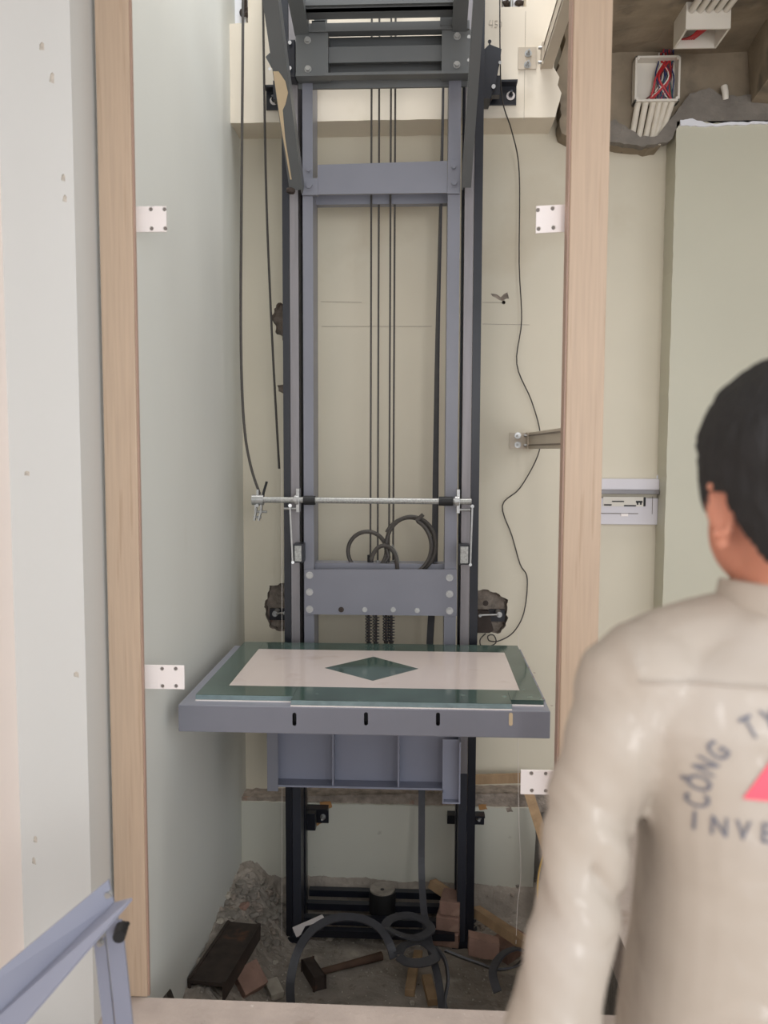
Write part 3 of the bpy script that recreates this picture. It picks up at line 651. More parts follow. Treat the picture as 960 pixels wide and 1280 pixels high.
# flat travelling cable
Yc = 3.30
rc = [P(554,-60,Yc), P(554,100,Yc), P(551,255,Yc), P(547,420,Yc), P(545,560,Yc), P(543,700,Yc), P(537.5,800,Yc), P(534,880,Yc), P(528,960,Yc), P(527,1040,3.28), P(527,1090,3.24), P(530,1140,3.12), P(537,1180,2.98), P(547,1220,2.86), P(551,1246,2.80), P(553,1262,2.76)]
tc = thing('travelling_cable', 'flat black travelling cable hanging down to loops on the pit floor', 'cable', (rc[-1].x, rc[-1].y, PITZ))
def twist(pts, w, t, angs):
    mb = MB(); rg = []; n = len(pts)
    for i, p in enumerate(pts):
        d = (pts[min(i+1,n-1)]-pts[max(i-1,0)]).normalized(); k = i/(n-1)*(len(angs)-1); j = min(int(k), len(angs)-2); a = math.radians(angs[j]+(angs[j+1]-angs[j])*(k-j))
        e = d.cross(Vector((0,1,0))).normalized(); f = d.cross(e).normalized(); u = e*math.cos(a)+f*math.sin(a); v = d.cross(u)
        rg.append([mb.bm.verts.new(p+u*x_*w/2+v*y_*t/2) for x_, y_ in ((-1,-1),(1,-1),(1,1),(-1,1))])
    for a_, b_ in zip(rg, rg[1:]):
        for j in range(4): mb.bm.faces.new([a_[j], a_[(j+1)%4], b_[(j+1)%4], b_[j]])
    mb.bm.faces.new(rg[0][::-1]); mb.bm.faces.new(rg[-1]); return mb
twist(smoothpath(rc, 5), .027, .007, [88,86,78,66,52,36,22,10,0,0,0,0,0,0,0,0]).build('cable_run', M_cable, tc)
def floorpts(l, lift=.02): return [onpit(a, b)+Vector((0,0,h+lift)) for a, b, h in l]
def arc3(l): return smoothpath([P(a, b, Y) for a, b, Y in l], 6)
MB().ribbon(arc3([(364,1262,2.74),(363,1228,2.76),(372,1190,2.82),(390,1163,2.9),(418,1148,2.96),(450,1148,2.98),(474,1160,2.95),(487,1180,2.9),(492,1198,2.88)]), .030, .007, (0,1,0)).build('cable_loop', M_cable, tc)
MB().ribbon(arc3([(492,1170,2.95),(482,1158,3.0),(490,1148,3.05),(512,1144,3.08),(532,1152,3.06),(538,1163,3.0),(520,1172,2.95),(500,1168,2.92),(484,1160,2.96)]), .035, .006, (0,0,1)).build('cable_loop', M_cable, tc)
MB().ribbon(arc3([(498,1192,2.88),(505,1182,2.95),(525,1177,2.97),(540,1186,2.93),(545,1196,2.9),(530,1203,2.86),(510,1203,2.84),(498,1196,2.86)]), .035, .006, (0,0,1)).build('cable_loop', M_cable, tc)
MB().ribbon(arc3([(545,1186,2.94),(556,1200,2.88),(560,1225,2.83),(556,1250,2.79),(558,1262,2.77)]), .018, .008, (0,1,0)).build('cable_loop', M_cable, tc)
MB().ribbon(arc3([(556,1188,2.93),(575,1196,2.92),(600,1205,2.9),(622,1212,2.88),(645,1208,2.9),(660,1195,2.96)]), .05, .007, (0,.6,.8)).build('cable_loop', M_cable, tc)
MB().ribbon(arc3([(622,1240,2.76),(616,1215,2.82),(626,1195,2.9),(644,1186,2.95),(664,1192,2.95)]), .030, .007, (0,1,0)).build('cable_loop', M_cable, tc)
# plumb lines
MB().tube([P(352,560,3.1), P(352.5,802,3.1), P(353,880,3.16), P(352,1170,3.1)], .0006, 5).build('plumb_line', M_tape, label='thin clear plumb line hanging in front of the left rail', cat='plumb line')
MB().tube(smoothpath([P(648,790,3.19), P(648,1000,3.19), P(651,1090,3.19), P(647,1130,3.15), P(645,1180,3.0)], 4), .0011, 5).build('plumb_line', M_tape, label='thin pale plumb line hanging right of the right rail', cat='plumb line')
MB().tube(smoothpath([P(700,1040,2.9), P(686,1052,2.95), P(676,1080,3.0), P(672,1110,3.0), P(675,1150,2.95), P(680,1185,2.9)], 5), .0035, 7).build('loose_wire', M_yel, label='yellow wire hanging beside the leaning plank near the right post', cat='wire', smooth=True)

# ---------------------------------------------------------------- pit contents
pf = thing('buffer_frame', 'black steel base frame joining the rails on the pit floor', 'base frame', (X(470,3.1), 3.1, PITZ))
zf = PITZ+.0
for (py, Yb_, h) in ((1170,3.16,.035),(1154,3.20,.01),(1136,3.29,.03),(1119,3.36,.03)):
    if h == 0: continue
    z = Z(py, Yb_); MB().box(lb+.01, rb_-.01, Yb_, Yb_+.03, z-.014, z+.014).build('cross_bar', M_black, pf)
a = P(478, 1108, 3.3)
MB().cyl((a.x, 3.3, P(478,1130,3.3).z-.03), (a.x, 3.3, P(478,1112,3.3).z), .055, 28).build('buffer_base', M_rubber, pf, label='round black buffer base')
MB().cyl((a.x, 3.3, P(478,1112,3.3).z), (a.x, 3.3, P(478,1112,3.3).z+.006), .052, 28).build('buffer_top', M_stone2, pf, label='dusty round top')
MB().cyl((a.x, 3.29, P(478,1112,3.3).z+.006), (a.x, 3.29, P(478,1112,3.3).z+.0075), .008, 12).build('centre_hole', M_rubber, pf)

# hammer
hd = thing('sledge_hammer', 'dark iron sledge hammer with wooden handle lying on the pit floor', 'hammer', onpit(390,1230))
h0 = onpit(392,1226)+Vector((0,0,.028)); h1 = onpit(477,1201)+Vector((0,0,.02))
ax = (h1-h0).normalized(); px_ = ax.cross(Vector((0,0,1))).normalized()
MB().tube([h0-ax*.02, h0+ax*.1, h0.lerp(h1,.7), h1], .0135, 12, scales=[.85,.9,1.05,1.2]).build('handle', M_woodd, hd, smooth=True)
MB().bar(h0-px_*.062, h0+px_*.062, .042, .042, (0,0,1), .006).build('hammer_head', M_iron, hd)

def block(name, label, cat, m, c0, c1, w, h, lift=.0, up=(0,0,1), group=None, bev=.003):
    p0 = onpit(*c0)+Vector((0,0,h/2+lift)); p1 = onpit(*c1)+Vector((0,0,h/2+lift))
    return MB().bar(p0, p1, w, h, up, bev).build(name, m, label=label, cat=cat, group=group)
block('brick', 'reddish brick lying near the front left of the pit', 'brick', M_brick, (318,1249), (303,1219), .10, .055)
block('paving_offcut', 'pale stone offcut beside the front left brick', 'offcut', M_stone, (347,1251), (338,1236), .05, .03)
block('wood_offcut', 'short square timber offcut right of the hammer, left one of two', 'wood', M_wood, (512,1246), (517,1212), .036, .028)
block('wood_offcut', 'short square timber offcut right of the hammer, right one of two', 'wood', M_wood, (541,1258), (533,1226), .036, .028)
block('wood_offcut', 'tiny pale timber offcut under the looped cable', 'wood', M_wood, (521,1203), (523,1193), .035, .02)
# brick stack beside right rail
b0 = onpit(560,1178)
bs = [((544,1170),(552,1148),.10,.06,.0),((548,1152),(556,1132),.085,.055,.05),((552,1135),(562,1120),.08,.05,.09)]
nmn = ['bottom', 'middle', 'top']
z0 = b0.z
for k in range(3):
    q = b0+Vector((.0+.008*k, .02+.012*k, 0)); hh = .058
    MB().bar(q+Vector((-.012,-.055,z0*0+hh*(k+.5))), q+Vector((.008,.055,hh*(k+.5))), .105-.012*k, hh-.002, (0,0,1), .004).build('brick', M_brick, label='dusty red brick stacked beside the right rail foot, %s of three' % nmn[k], cat='brick', group='bricks beside the right rail')
MB().prism([(q_[0], q_[1]) for q_ in PP([(586,1168),(624,1177),(623,1196),(604,1195),(585,1190)], 3.02)], 3.0, 3.05).build('brick', M_brick, label='tilted red brick face in front of the right rail foot', cat='brick')
# planks
a = P(594,1138,3.25); b = P(672,1190,2.95)
MB().bar(a, b, .045, .03, (0,.3,1), .002).build('wood_plank', M_wood, label='narrow timber plank lying diagonally across the pit right corner', cat='plank')
MB().bar(P(540,1104,3.36), P(573,1127,3.27), .04, .03, (0,.3,1), .002).build('wood_plank', M_wood, label='short timber plank behind the stacked bricks', cat='plank')
MB().bar(P(659,985,3.38), P(722,1180,2.75), .035, .03, (0,1,0), .002).build('wood_plank', M_wood, label='timber plank leaning in the right corner behind the lower white plate', cat='plank')
MB().bar(P(600,975,3.44)+Vector((-.42,0,-.02)), P(668,972,3.44), .04, .012, (0,1,0)).build('wood_plank', M_wood, label='pale timber strip lying on the ledge right of the lift', cat='plank')
# dark I-beam lying bottom left
c0 = onpit(258,1240)+Vector((.0,0,.03)); c1 = onpit(305,1168)+Vector((0,0,.045))
ib = thing('steel_channel', 'dark steel channel offcut lying in the rubble at the left wall', 'steel offcut', (c0+c1)/2-Vector((0,0,.05)))
MB().bar(c0, c1, .13, .012, (0,0,1)).build('web', M_iron, ib)
sd = (c1-c0).normalized().cross(Vector((0,0,1))).normalized()
for s_ in (-1, 1): MB().bar(c0+sd*s_*.06+Vector((0,0,-.02)), c1+sd*s_*.06+Vector((0,0,-.02)), .01, .06, (0,0,1)).build('flange', M_iron, ib)
# torn white metal strip
m = MB(); pl = [P(366,1158,3.12), P(403,1142,3.12), P(406,1147,3.12), P(392,1153,3.12), P(382,1156,3.12), P(376,1167,3.12), P(371,1170,3.12)]
m.prism([(v.x, v.z) for v in pl], 3.11, 3.115); m.build('sheet_scrap', M_white, label='torn white sheet scrap at the foot of the left rail', cat='scrap')
# loose stones: counted ones
big = [(283,1181,.032,1,'large pale stone left of the left rail foot'),(437,1171,.0,0,''),(412,1173,.024,1,'cream stone lying in front of the rear cable arch'),(463,1144,.03,0,'grey lump of concrete on the base frame beside the buffer'),
       (305,1135,.024,2,'small red brick fragment in the rubble heap'),(285,1124,.02,1,'round pale stone near the left wall in the rubble heap'),(303,1207,.018,1,'pale pebble beside the front left brick'),(275,1152,.016,1,'off-white pebble against the left wall'),
       (515,1255,.012,1,'white chip in front of the timber offcuts'),(453,1175,.011,1,'white chip on the earth left of the cable loops'),(344,1204,.012,1,'white chip below the large pale stone'),(432,1112,.022,2,'pinkish stone behind the base frame')]
for px, py, r, k, lb_ in big:
    if not r: continue
    q = onpit(px, py); MB().rock(q+Vector((0,0,r*.35)), r, px*.1, 3, .4, .6).build('stone', (M_stone2, M_stone, M_brick)[k], label=lb_, cat='stone', smooth=False)
rr = random.Random(4)
def chip(px, py, r, group, label, m):
    q = onpit(px, py); return MB().rock(q+Vector((0,0,r*.2)), r, rr.random()*50, 2, .45, .6).build('rubble_stone', m, label=label, cat='stone', group=group)
for i in range(200):
    px = rr.uniform(262, 352); lo_y = 1095+max(0, (300-px))*1.7; py = rr.uniform(lo_y, 1185 if px > 300 else 1200)
    if 232 < px < 325 and 1148 < py: continue
    chip(px, py, rr.choice([.008,.011,.014,.018,.026]), 'rubble along the left wall', 'grey mortar rubble lump in the heap by the left wall', rr.choice([M_stone2, M_stone2, M_chip]))
for i in range(70):
    px = rr.uniform(385, 650); py = rr.uniform(1108, 1135)
    chip(px, py, rr.choice([.006,.009,.012,.016]), 'rubble along the back wall', 'grey rubble lump at the foot of the back wall', rr.choice([M_stone2, M_chip]))
g = MB()
for i in range(450):
    px = rr.uniform(250, 660); py = rr.uniform(1110, 1255)
    if px < 230+(1245-py)*.45: continue
    q = onpit(px, py); g.rock(q+Vector((0,0,.001)), rr.uniform(.002,.0055), i, 1)
g.build('fine_rubble', M_stone, label='fine pale grit scattered over the pit floor', cat='rubble', kind='stuff')
# pipe-like pile right of stack and dark mass under the plank
block('brick', 'dark dusty brick lying under the diagonal plank on the right', 'brick', M_brick, (622,1200), (650,1180), .10, .06)

# ---------------------------------------------------------------- distribution box
Yd = YB
a, b = P(748, 598, Yd), P(820, 655.5, Yd)
db = thing('distribution_box', 'white electrical distribution box with raised lid on the wall behind the right post', 'distribution box', ((a.x+b.x)/2-.03, Yd, b.z))
x0 = a.x-.10
MB().box(x0, b.x, Yd-.022, Yd-.001, b.z, Z(622,Yd,790), .003).build('cover', M_panel, db)
MB().box(x0, b.x, Yd-.035, Yd-.002, Z(612,Yd,790), a.z, .003).build('lid', M_panel, db)
MB().bar((x0+.01, Yd-.028, Z(613,Yd,790)), (b.x-.006, Yd-.028, Z(613,Yd,790)), .012, .012, (0,0,1)).box(x0+.005, b.x-.002, Yd-.045, Yd-.02, Z(617,Yd,790), Z(611.5,Yd,790), .002).build('smoked_window', M_smoke, db)
wa, wb = P(754, 621, Yd-.023), P(807, 633, Yd-.023)
MB().box(wa.x, wb.x, Yd-.025, Yd-.0221, wb.z, wa.z).build('blank_strip', M_pvc, db)
for (u0, v0, u1, v1) in ((755,630.2,764.5,632),(765,626,780,627.6),(780,631.2,795,633),(795,626,803,628.5),(796,628,798,631),(800,628,802,631),(804.5,621.5,807,633)):
    p_, q_ = P(u0, v0, Yd-.026), P(u1, v1, Yd-.026); MB().box(p_.x, q_.x, Yd-.0266, Yd-.0248, q_.z, p_.z).build('breaker_switch', M_rubber, db, label='black breaker slot')
p_, q_ = P(776,642,Yd-.024), P(785,645.5,Yd-.024)
MB().box(p_.x, q_.x, Yd-.027, Yd-.022, q_.z, p_.z, .001).build('latch', M_white, db)
MB().box(x0+.02, P(813,0,Yd).x, Yd-.0235, Yd-.0222, Z(642,Yd,790), Z(641,Yd,790)).box(P(813.3,630,Yd).x, P(814,630,Yd).x, Yd-.0235, Yd-.0222, Z(642,Yd,790), Z(620,Yd,790)).build('seam', M_hole, db)
m = MB().prism(ragged(PP([(820.5,596),(823.5,592),(826,600),(825,635),(822.5,650),(820.5,652)], Yd), .003, .01, 4), Yd-.004, Yd+.001); m.build('plaster_patch', M_notch, BW)

# ---------------------------------------------------------------- junction boxes, conduits, wires on concrete
Yj = 3.43
a, b = P(794.5, 70, Yj-.05), P(849.5, 126, Yj-.05)
jb = thing('junction_box', 'open white junction box full of wires on the concrete above the right wall', 'junction box', ((a.x+b.x)/2, Yj, b.z))
w = .008
Y0 = Yj-.052; Y1 = Yj-.002
bx = MB().box(a.x, b.x, Y1-.004, Y1, b.z, a.z).box(a.x, a.x+w, Y0, Y1, b.z, a.z, .001).box(b.x-w, b.x, Y0, Y1, b.z, a.z, .001).box(a.x, b.x, Y0, Y1, a.z-w, a.z, .001).box(a.x, b.x, Y0, Y1, b.z, b.z+w, .001)
bx.build('box_shell', M_pvc, jb)
for u in (a.x+.010, b.x-.010):
    for v in (b.z+.010, a.z-.010): MB().cyl((u, Y0-.0015, v), (u, Y0+.01, v), .0065, 14).build('screw_post', M_pvc, jb)
for k in range(26):
    m_ = [M_red, M_blue, M_brown, M_teal, M_red, M_blue, M_brown, M_pvc][k % 8]
    xt = rr.uniform(823, 842); xm = rr.uniform(818, 838) if k % 3 else rr.uniform(836, 843); xb_ = rr.uniform(806, 844)
    pts = [P(xt, 66, Yj-.012-rr.random()*.01), P(xt, 76, Yj-.02), P(xm, 95, Yj-.03-rr.random()*.012), P((xm+xb_)/2, 112, Yj-.028), P(xb_, 124, Yj-.022)]
    MB().tube(smoothpath(pts, 4), .0028 if k % 8 else .0045, 6).build('wire', m_, jb, smooth=True)
tops = [(800,796,788),(808,808,796),(817,816,806),(826,823,814),(834,829,819),(842,840,823)]
for k, (xt, xm, xb_) in enumerate([(797.5,0,790),(807,0,798),(816.5,0,806),(824,0,815),(832,0,818),(840,0,823)]):
    t0 = P(xt, 128, Yj-.03); t1 = P(xb_-1, 178+(k % 3)*2-1, Yj-.006)
    MB().tube([t0, t0.lerp(t1, .5), t1], .0118, 12).build('conduit', M_grime, label='off-white plastic conduit running down from the open junction box, %s' % ['leftmost','second from left','third from left','third from right','second from right','rightmost'][k], cat='conduit', group='conduits under the junction box', smooth=True)
# wire bundle going up to the ceiling box
wbn = thing('wire_bundle', 'red and blue wire bundle rising from the open junction box to the ceiling', 'wires', P(832,68,Yj-.02))
for k in range(8):
    x_ = 829+k*1.7
    MB().tube(smoothpath([P(x_, 69, Yj-.012), P(x_+rr.uniform(-2,2), 52, Yj-.03), P(x_+2+rr.uniform(-3,1), 34, Yj-.05)], 4), .0035, 6).build('wire', [M_red, M_blue, M_brown, M_blue][k % 4], wbn, smooth=True)
# ceiling junction box: frame hanging below slab, open downward
c_tl, c_tr, c_bl, c_br = G(856,13,zc), G(911,12,zc), G(846,62,zc-.05), G(893,63,zc-.05)
cb = thing('junction_box', 'white open-bottomed junction box hanging under the concrete ceiling with conduits', 'junction box', G(878,40,zc))
xa0 = G(872,35,zc).x-.095; xa1 = xa0+.175
yb0 = G(878,24,zc-.09).y; 
bz0 = zc-.085; 
x0 = G(855,36,bz0).x; x1 = G(909,38,bz0).x; yN = G(880,36,bz0).y; yFr = G(870,61,bz0).y; x0b = G(844,61,bz0).x
x0 = (x0+x0b)/2; x1 = x0+.155
w = .007
m = MB().box(x0, x1, yN, yN+w, bz0, zc+.01).box(x0, x1, yFr-w, yFr, bz0, zc+.01).box(x0, x0+w, yN+w, yFr-w, bz0, zc+.01).box(x1-w, x1, yN+w, yFr-w, bz0, zc+.01)
m.build('box_shell', M_pvc, cb)
m = MB()
for k in range(6): 
    xx = x0+.03+k*.008; m.tube(smoothpath([(xx, yFr-.01, bz0+.03), (xx+.02, (yN+yFr)/2, bz0+.015+.003*k), (xx+.05, yN+.02, bz0+.045)], 4), .0035, 6)
m.build('wire', M_red, cb, smooth=True)
for k in range(5):
    x_ = x0+.018+k*.030
    MB().cyl((x_, yN+.0, zc-.022), (x_+.03, 2.35, zc-.020), .0115, 12).build('conduit', M_pvc, label='white plastic conduit running along the ceiling to its box, %s of five' % ['first','second','third','fourth','fifth'][k]+' from the left', cat='conduit', group='conduits along the ceiling', smooth=True)
t = thing('pipe_stub', 'two short white conduit stubs with a yellow wire end under the ceiling', 'conduit', P(815,48,3.4))
MB().cyl(P(811,30,3.40), P(809.5,44,3.40), .0115, 12).cyl(P(818,30,3.41), P(817,47,3.41), .0115, 12).build('conduit', M_pvc, t, smooth=True)
MB().tube([P(811,42,3.385), P(809,48,3.38), P(806,53,3.385)], .005, 8).build('wire_end', M_yel, t, smooth=True)
MB().cyl(P(836,32,3.42), P(838,36,3.42), .014, 12).build('conduit_stub', M_pvc, label='single short white conduit stub above the open junction box', cat='conduit')
MB().tube([P(905,108,3.395), P(906.5,115,3.39), P(907,124,3.40)], .013, 12, scales=[1,.95,.85]).build('conduit_stub', M_pvc, label='short white conduit stub poking out by the concrete beam corner', cat='conduit', smooth=True)

# ---------------------------------------------------------------- steel stand, bottom left
st = thing('steel_stand', 'blue-grey steel angle stand with black knob in the front left corner', 'stand', (-.75, 1.35, 0))
Ys = 1.45
a0 = P(-60, 1302, 1.30); a1 = P(140, 1124, Ys)
d = (a1-a0).normalized()
un = Vector((0,0,1)); upv = (un-d*un.dot(d)).normalized()
# L section: one leg faces the viewer, other leg goes back
a1b = P(162, 1124, Ys)
hgt = .062
m = MB()
pA = P(-60, 1262, 1.30); pA2 = P(-60, 1322, 1.30); pB = P(135, 1100, Ys); pB2 = P(142, 1128, Ys); pC = P(165, 1122, Ys-.03); pA3 = P(-40, 1360, 1.27)
def slab(mb, q, nrm, th):
    n = Vector(nrm).normalized()*th
    mb.poly([*q, *[v+n for v in q]], [(0,1,2,3),(7,6,5,4),(0,4,5,1),(1,5,6,2),(2,6,7,3),(3,7,4,0)])
slab(m, [pA, pB, pB2, pA2], (0,1,0), .006)
slab(m, [pA2, pB2, pC, pA3], (0,.2,-1), .006)
m.build('angle_bar', M_lav, st)
MB().hexbolt(P(136,1117,Ys)+Vector((0,0,0)), .006, .008).build('bolt', M_zinc, st)
tp = P(138,1148,Ys+.02); ft = Vector((P(152,1310,Ys+.02).x+.055, Ys+.05, 0))
tpl = P(142,1150,Ys+.01)
m = MB(); dn = (P(158,1300,Ys)-P(142,1150,Ys)).normalized(); base = tpl+dn*(tpl.z/abs(dn.z))
m.bar(tpl, base, .032, .005, (0,1,0)); 
dn2 = (P(150,1300,Ys)-P(120,1165,Ys)).normalized(); t2 = P(124,1168,Ys+.015); b2 = t2+dn*(t2.z/abs(dn.z))
m.bar(t2, b2, .022, .005, (0,1,0)).bar(t2.lerp(tpl,.45)+Vector((0,.03,0)), b2.lerp(base,.45)+Vector((0,.03,0)), .006, .05, (0,1,0))
m.build('leg', M_lav, st)
kx = P(152,1166,Ys-.01)
MB().cyl(kx+Vector((-.006,.02,0)), kx+Vector((0,-.014,0)), .0115, 20).cyl(kx+Vector((0,.02,0)), kx+Vector((0,.03,0)), .005, 8).build('knob', M_rubber, st, smooth=True, label='black rubber knob')
for q in ((128,1167),(126,1178)): MB().hexbolt(P(*q, Ys+.005), .005, .008).build('bolt', M_zinc, st)
# rear end of the bar stands on a second leg outside the frame
e0 = (pA+pA2)/2
MB().bar(e0+Vector((.02,.01,-.03)), Vector((e0.x-.0, e0.y+.03, 0)), .03, .005, (0,1,0)).build('leg', M_lav, st)

# ---------------------------------------------------------------- person
YPn = .80
pc = thing('person', 'person seen from behind in a beige printed work shirt, short black hair, right edge', 'person', (.365, .82, 0))
SX = .367
def ellipsoid(c, r, rot=None, sub=4):
    t = bmesh.new(); bmesh.ops.create_icosphere(t, subdivisions=sub, radius=1)
    for v in t.verts:
        q = Vector((v.co.x*r[0], v.co.y*r[1], v.co.z*r[2]))
        if rot: q = rot @ q
        v.co = Vector(c)+q
    return t
def rings(mb, rs, seg=40, pw=2.4):
    R = []
    for (cx, cy, z, rx, ry) in rs:
        r = []
        for i in range(seg):
            a = 2*math.pi*i/seg; ca, sa = math.cos(a), math.sin(a)
            k = (abs(ca)**pw+abs(sa)**pw)**(-1/pw)
            r.append(mb.bm.verts.new((cx+rx*ca*k, cy+ry*sa*k, z)))
        R.append(r)
    for a, b in zip(R, R[1:]):
        for i in range(seg): mb.bm.faces.new([a[i], a[(i+1) % seg], b[(i+1) % seg], b[i]])
    mb.bm.faces.new(R[0][::-1]); mb.bm.faces.new(R[-1])
def limb(mb, pts, rad, seg=20, n=6):
    P_ = [Vector(p) for p in pts]; path = smoothpath(P_, n); L_ = []
    for i in range(len(P_)-1):
        for k in range(n): L_.append(rad[i]+(rad[i+1]-rad[i])*k/n)
    L_.append(rad[-1])
    mb.tube(path, 1, seg, scales=L_, up=(0,1,.1))
    for e, r in ((path[0], L_[0]), (path[-1], L_[-1])):
        t = ellipsoid(e, (r*.98, r*.98, r*.98), sub=3); mb._add(t)
def remeshed(mb, vox, sm=4, disp=None):
    bmesh.ops.recalc_face_normals(mb.bm, faces=mb.bm.faces[:])
    me = bpy.data.meshes.new('r'); mb.bm.to_mesh(me); mb.bm.free()
    o = bpy.data.objects.new('r', me); C.objects.link(o)
    r = o.modifiers.new('r', 'REMESH'); r.mode = 'VOXEL'; r.voxel_size = vox
    s_ = o.modifiers.new('s', 'SMOOTH'); s_.iterations = sm; s_.factor = .6
    bpy.context.view_layer.update(); dg = bpy.context.evaluated_depsgraph_get()
    nm = bpy.data.meshes.new_from_object(o.evaluated_get(dg)); bpy.data.objects.remove(o)
    if disp:
        nr = [v.normal.copy() for v in nm.vertices]
        for v, n_ in zip(nm.vertices, nr): v.co = v.co+n_*disp(v.co, n_)
    return nm
HC = Vector((X(1000, .82), .83, P(1000, 588, .82).z-.012))
HR = Matrix.Rotation(math.radians(15), 3, 'Z')
def hp(x, y, z): return HC + HR @ Vector((x, y, z))
body = MB()
body._add(ellipsoid(hp(0,0,.02), (.076,.094,.094), HR)); body._add(ellipsoid(hp(0,.030,-.052), (.060,.062,.062), HR)); body._add(ellipsoid(hp(0,.052,-.088), (.034,.034,.022), HR, 3))
body._add(ellipsoid(hp(0,.10,-.022), (.013,.018,.020), HR, 3)); body._add(ellipsoid(hp(0,.096,.0), (.008,.010,.026), HR, 3))   # nose
body._add(ellipsoid(hp(0,.088,-.060), (.024,.012,.007), HR, 3)); body._add(ellipsoid(hp(0,.087,-.070), (.020,.012,.006), HR, 3))  # lips
for s_ in (-1, 1):
    body._add(ellipsoid(hp(s_*.031,.078,.006), (.016,.013,.012), HR, 3)); body._add(ellipsoid(hp(s_*.03,.086,.026), (.022,.010,.006), HR, 3))
limb(body, [hp(0,-.01,-.05), Vector((SX+.005,.84,1.37)), Vector((SX,.845,1.27))], [.058,.055,.066])
SH = [(-1, Vector((SX-.165,.84,1.262))), (1, Vector((SX+.165,.84,1.262)))]
rings(body, [(SX,.85,.80,.135,.09),(SX,.85,.90,.122,.085),(SX,.85,1.0,.118,.085),(SX,.85,1.12,.120,.09),(SX,.85,1.22,.140,.09),(SX,.85,1.28,.13,.075),(SX,.85,1.32,.07,.055)])
ARM = {-1: [Vector((SX-.150,.84,1.262)), Vector((X(754,.82),.82,1.155)), Vector((X(733,.79),.79,1.045)), Vector((X(706,.765),.765,.945)), Vector((X(672,.72),.71,.83))],
       1: [Vector((SX+.150,.84,1.262)), Vector((SX+.20,.84,1.14)), Vector((SX+.225,.86,1.0)), Vector((SX+.215,.93,.90)), Vector((SX+.19,1.0,.80))]}
for s_ in (-1, 1):
    A_ = ARM[s_]; limb(body, A_, [.046,.031,.030,.029,.025])
    d_ = (A_[-1]-A_[-2]).normalized(); w0 = A_[-1]; side = Vector((-s_*.2, 1, 0)); side = (side-d_*side.dot(d_)).normalized(); nrm = d_.cross(side).normalized()
    pcn = w0+d_*.05; body._add(ellipsoid(pcn, (.020,.036,.046), Matrix((nrm, side, d_)).transposed(), 3))
    for k, (o_, ln) in enumerate(((-.027,.058),(-.009,.070),(.009,.074),(.027,.066))):
        b_ = w0+d_*.085+side*o_; inn = nrm*(-s_)
        limb(body, [b_, b_+d_*ln*.5+inn*.006, b_+d_*ln*.8+inn*.022], [.0085,.0080,.0070], 10, 3)
    b_ = w0+d_*.035+side*.03; limb(body, [b_, b_+d_*.03+side*.022, b_+d_*.058+side*.026], [.011,.0095,.008], 10, 3)
LEG = {}
for s_ in (-1, 1):
    LEG[s_] = [Vector((SX+s_*.075,.85,.80)), Vector((SX+s_*.085,.86,.44)), Vector((SX+s_*.09,.84,.08))]
    limb(body, LEG[s_], [.082,.055,.038])
    body._add(ellipsoid((SX+s_*.09,.90,.05), (.04,.105,.035), None, 3))
bme = remeshed(body, .0052, 3)
bo = link(bme, 'body', M_skin, pc, True)
for s_ in (-1, 1):
    ear = MB()
    R_ = HR @ Matrix.Rotation(s_*math.radians(-28), 3, 'Z') @ Matrix.Rotation(math.radians(-10), 3, 'X')
    c_ = hp(s_*.075, .006, -.026)
    t = ellipsoid(c_, (.006,.016,.028), R_, 3); ear._add(t)
    pts = [c_+R_ @ Vector((s_*.006, .0135*math.cos(a), .0245*math.sin(a))) for a in [math.radians(-60-k*20) for k in range(13)]]
    ear.tube(pts, .0045, 8)
    ear._add(ellipsoid(c_+R_ @ Vector((0,.004,-.030)), (.006,.009,.010), R_, 2))
    link(remeshed(ear, .0022, 3), 'ear', M_skin, bo, True)
# hair cap: offset of skull, cut by a hairline
hair = ellipsoid(hp(0,-.004,.026), (.088,.106,.100), HR, 6)
for v in hair.verts:
    dz = v.co.z-(HC.z+.026)
    if dz < 0: v.co.z += dz*.55
kill = []
RI = HR.inverted()
for v in hair.verts:
    q = RI @ (v.co-HC)
    n_ = noise.noise(q*34)
    v.co += (v.co-HC).normalized()*(.0025*noise.noise(Vector((q.x*160, q.y*160, q.z*30)))+.002*n_)
    lo_ = -.074
    if q.y > -.042: lo_ = -.074+(q.y+.042)*1.9
    if q.y > -.012: lo_ = -.012
    if q.y > .012: lo_ = -.034
    if q.y > .036: lo_ = -.034+(q.y-.036)*4
    if q.y > .056: lo_ = .045+(q.y-.052)*.5
    if q.z < lo_+.004*n_: kill.append(v)
bmesh.ops.delete(hair, geom=kill, context='VERTS')
hm = bpy.data.meshes.new('h'); hair.to_mesh(hm); hair.free()
ho = bpy.data.objects.new('h', hm); C.objects.link(ho); sd_ = ho.modifiers.new('s', 'SOLIDIFY'); sd_.thickness = .026; sd_.offset = -1
bpy.context.view_layer.update(); dg = bpy.context.evaluated_depsgraph_get(); hm2 = bpy.data.meshes.new_from_object(ho.evaluated_get(dg)); bpy.data.objects.remove(ho)
link(hm2, 'hair', M_hair, bo, True)
nape = MB(); nape._add(ellipsoid(hp(0,-.035,-.045), (.064,.050,.048), HR, 5))
0 and link(remeshed(nape, .004, 2, lambda c, n: .002*noise.noise(Vector((c.x*150, c.y*150, c.z*30)))), 'nape_hair', M_hair, bo, True)
for s_ in (-1, 1):
    eye = MB(); eye._add(ellipsoid(hp(s_*.031,.0845,.006), (.011,.010,.0055), HR, 3)); eye.build('eye', M_hair, bo, smooth=True)
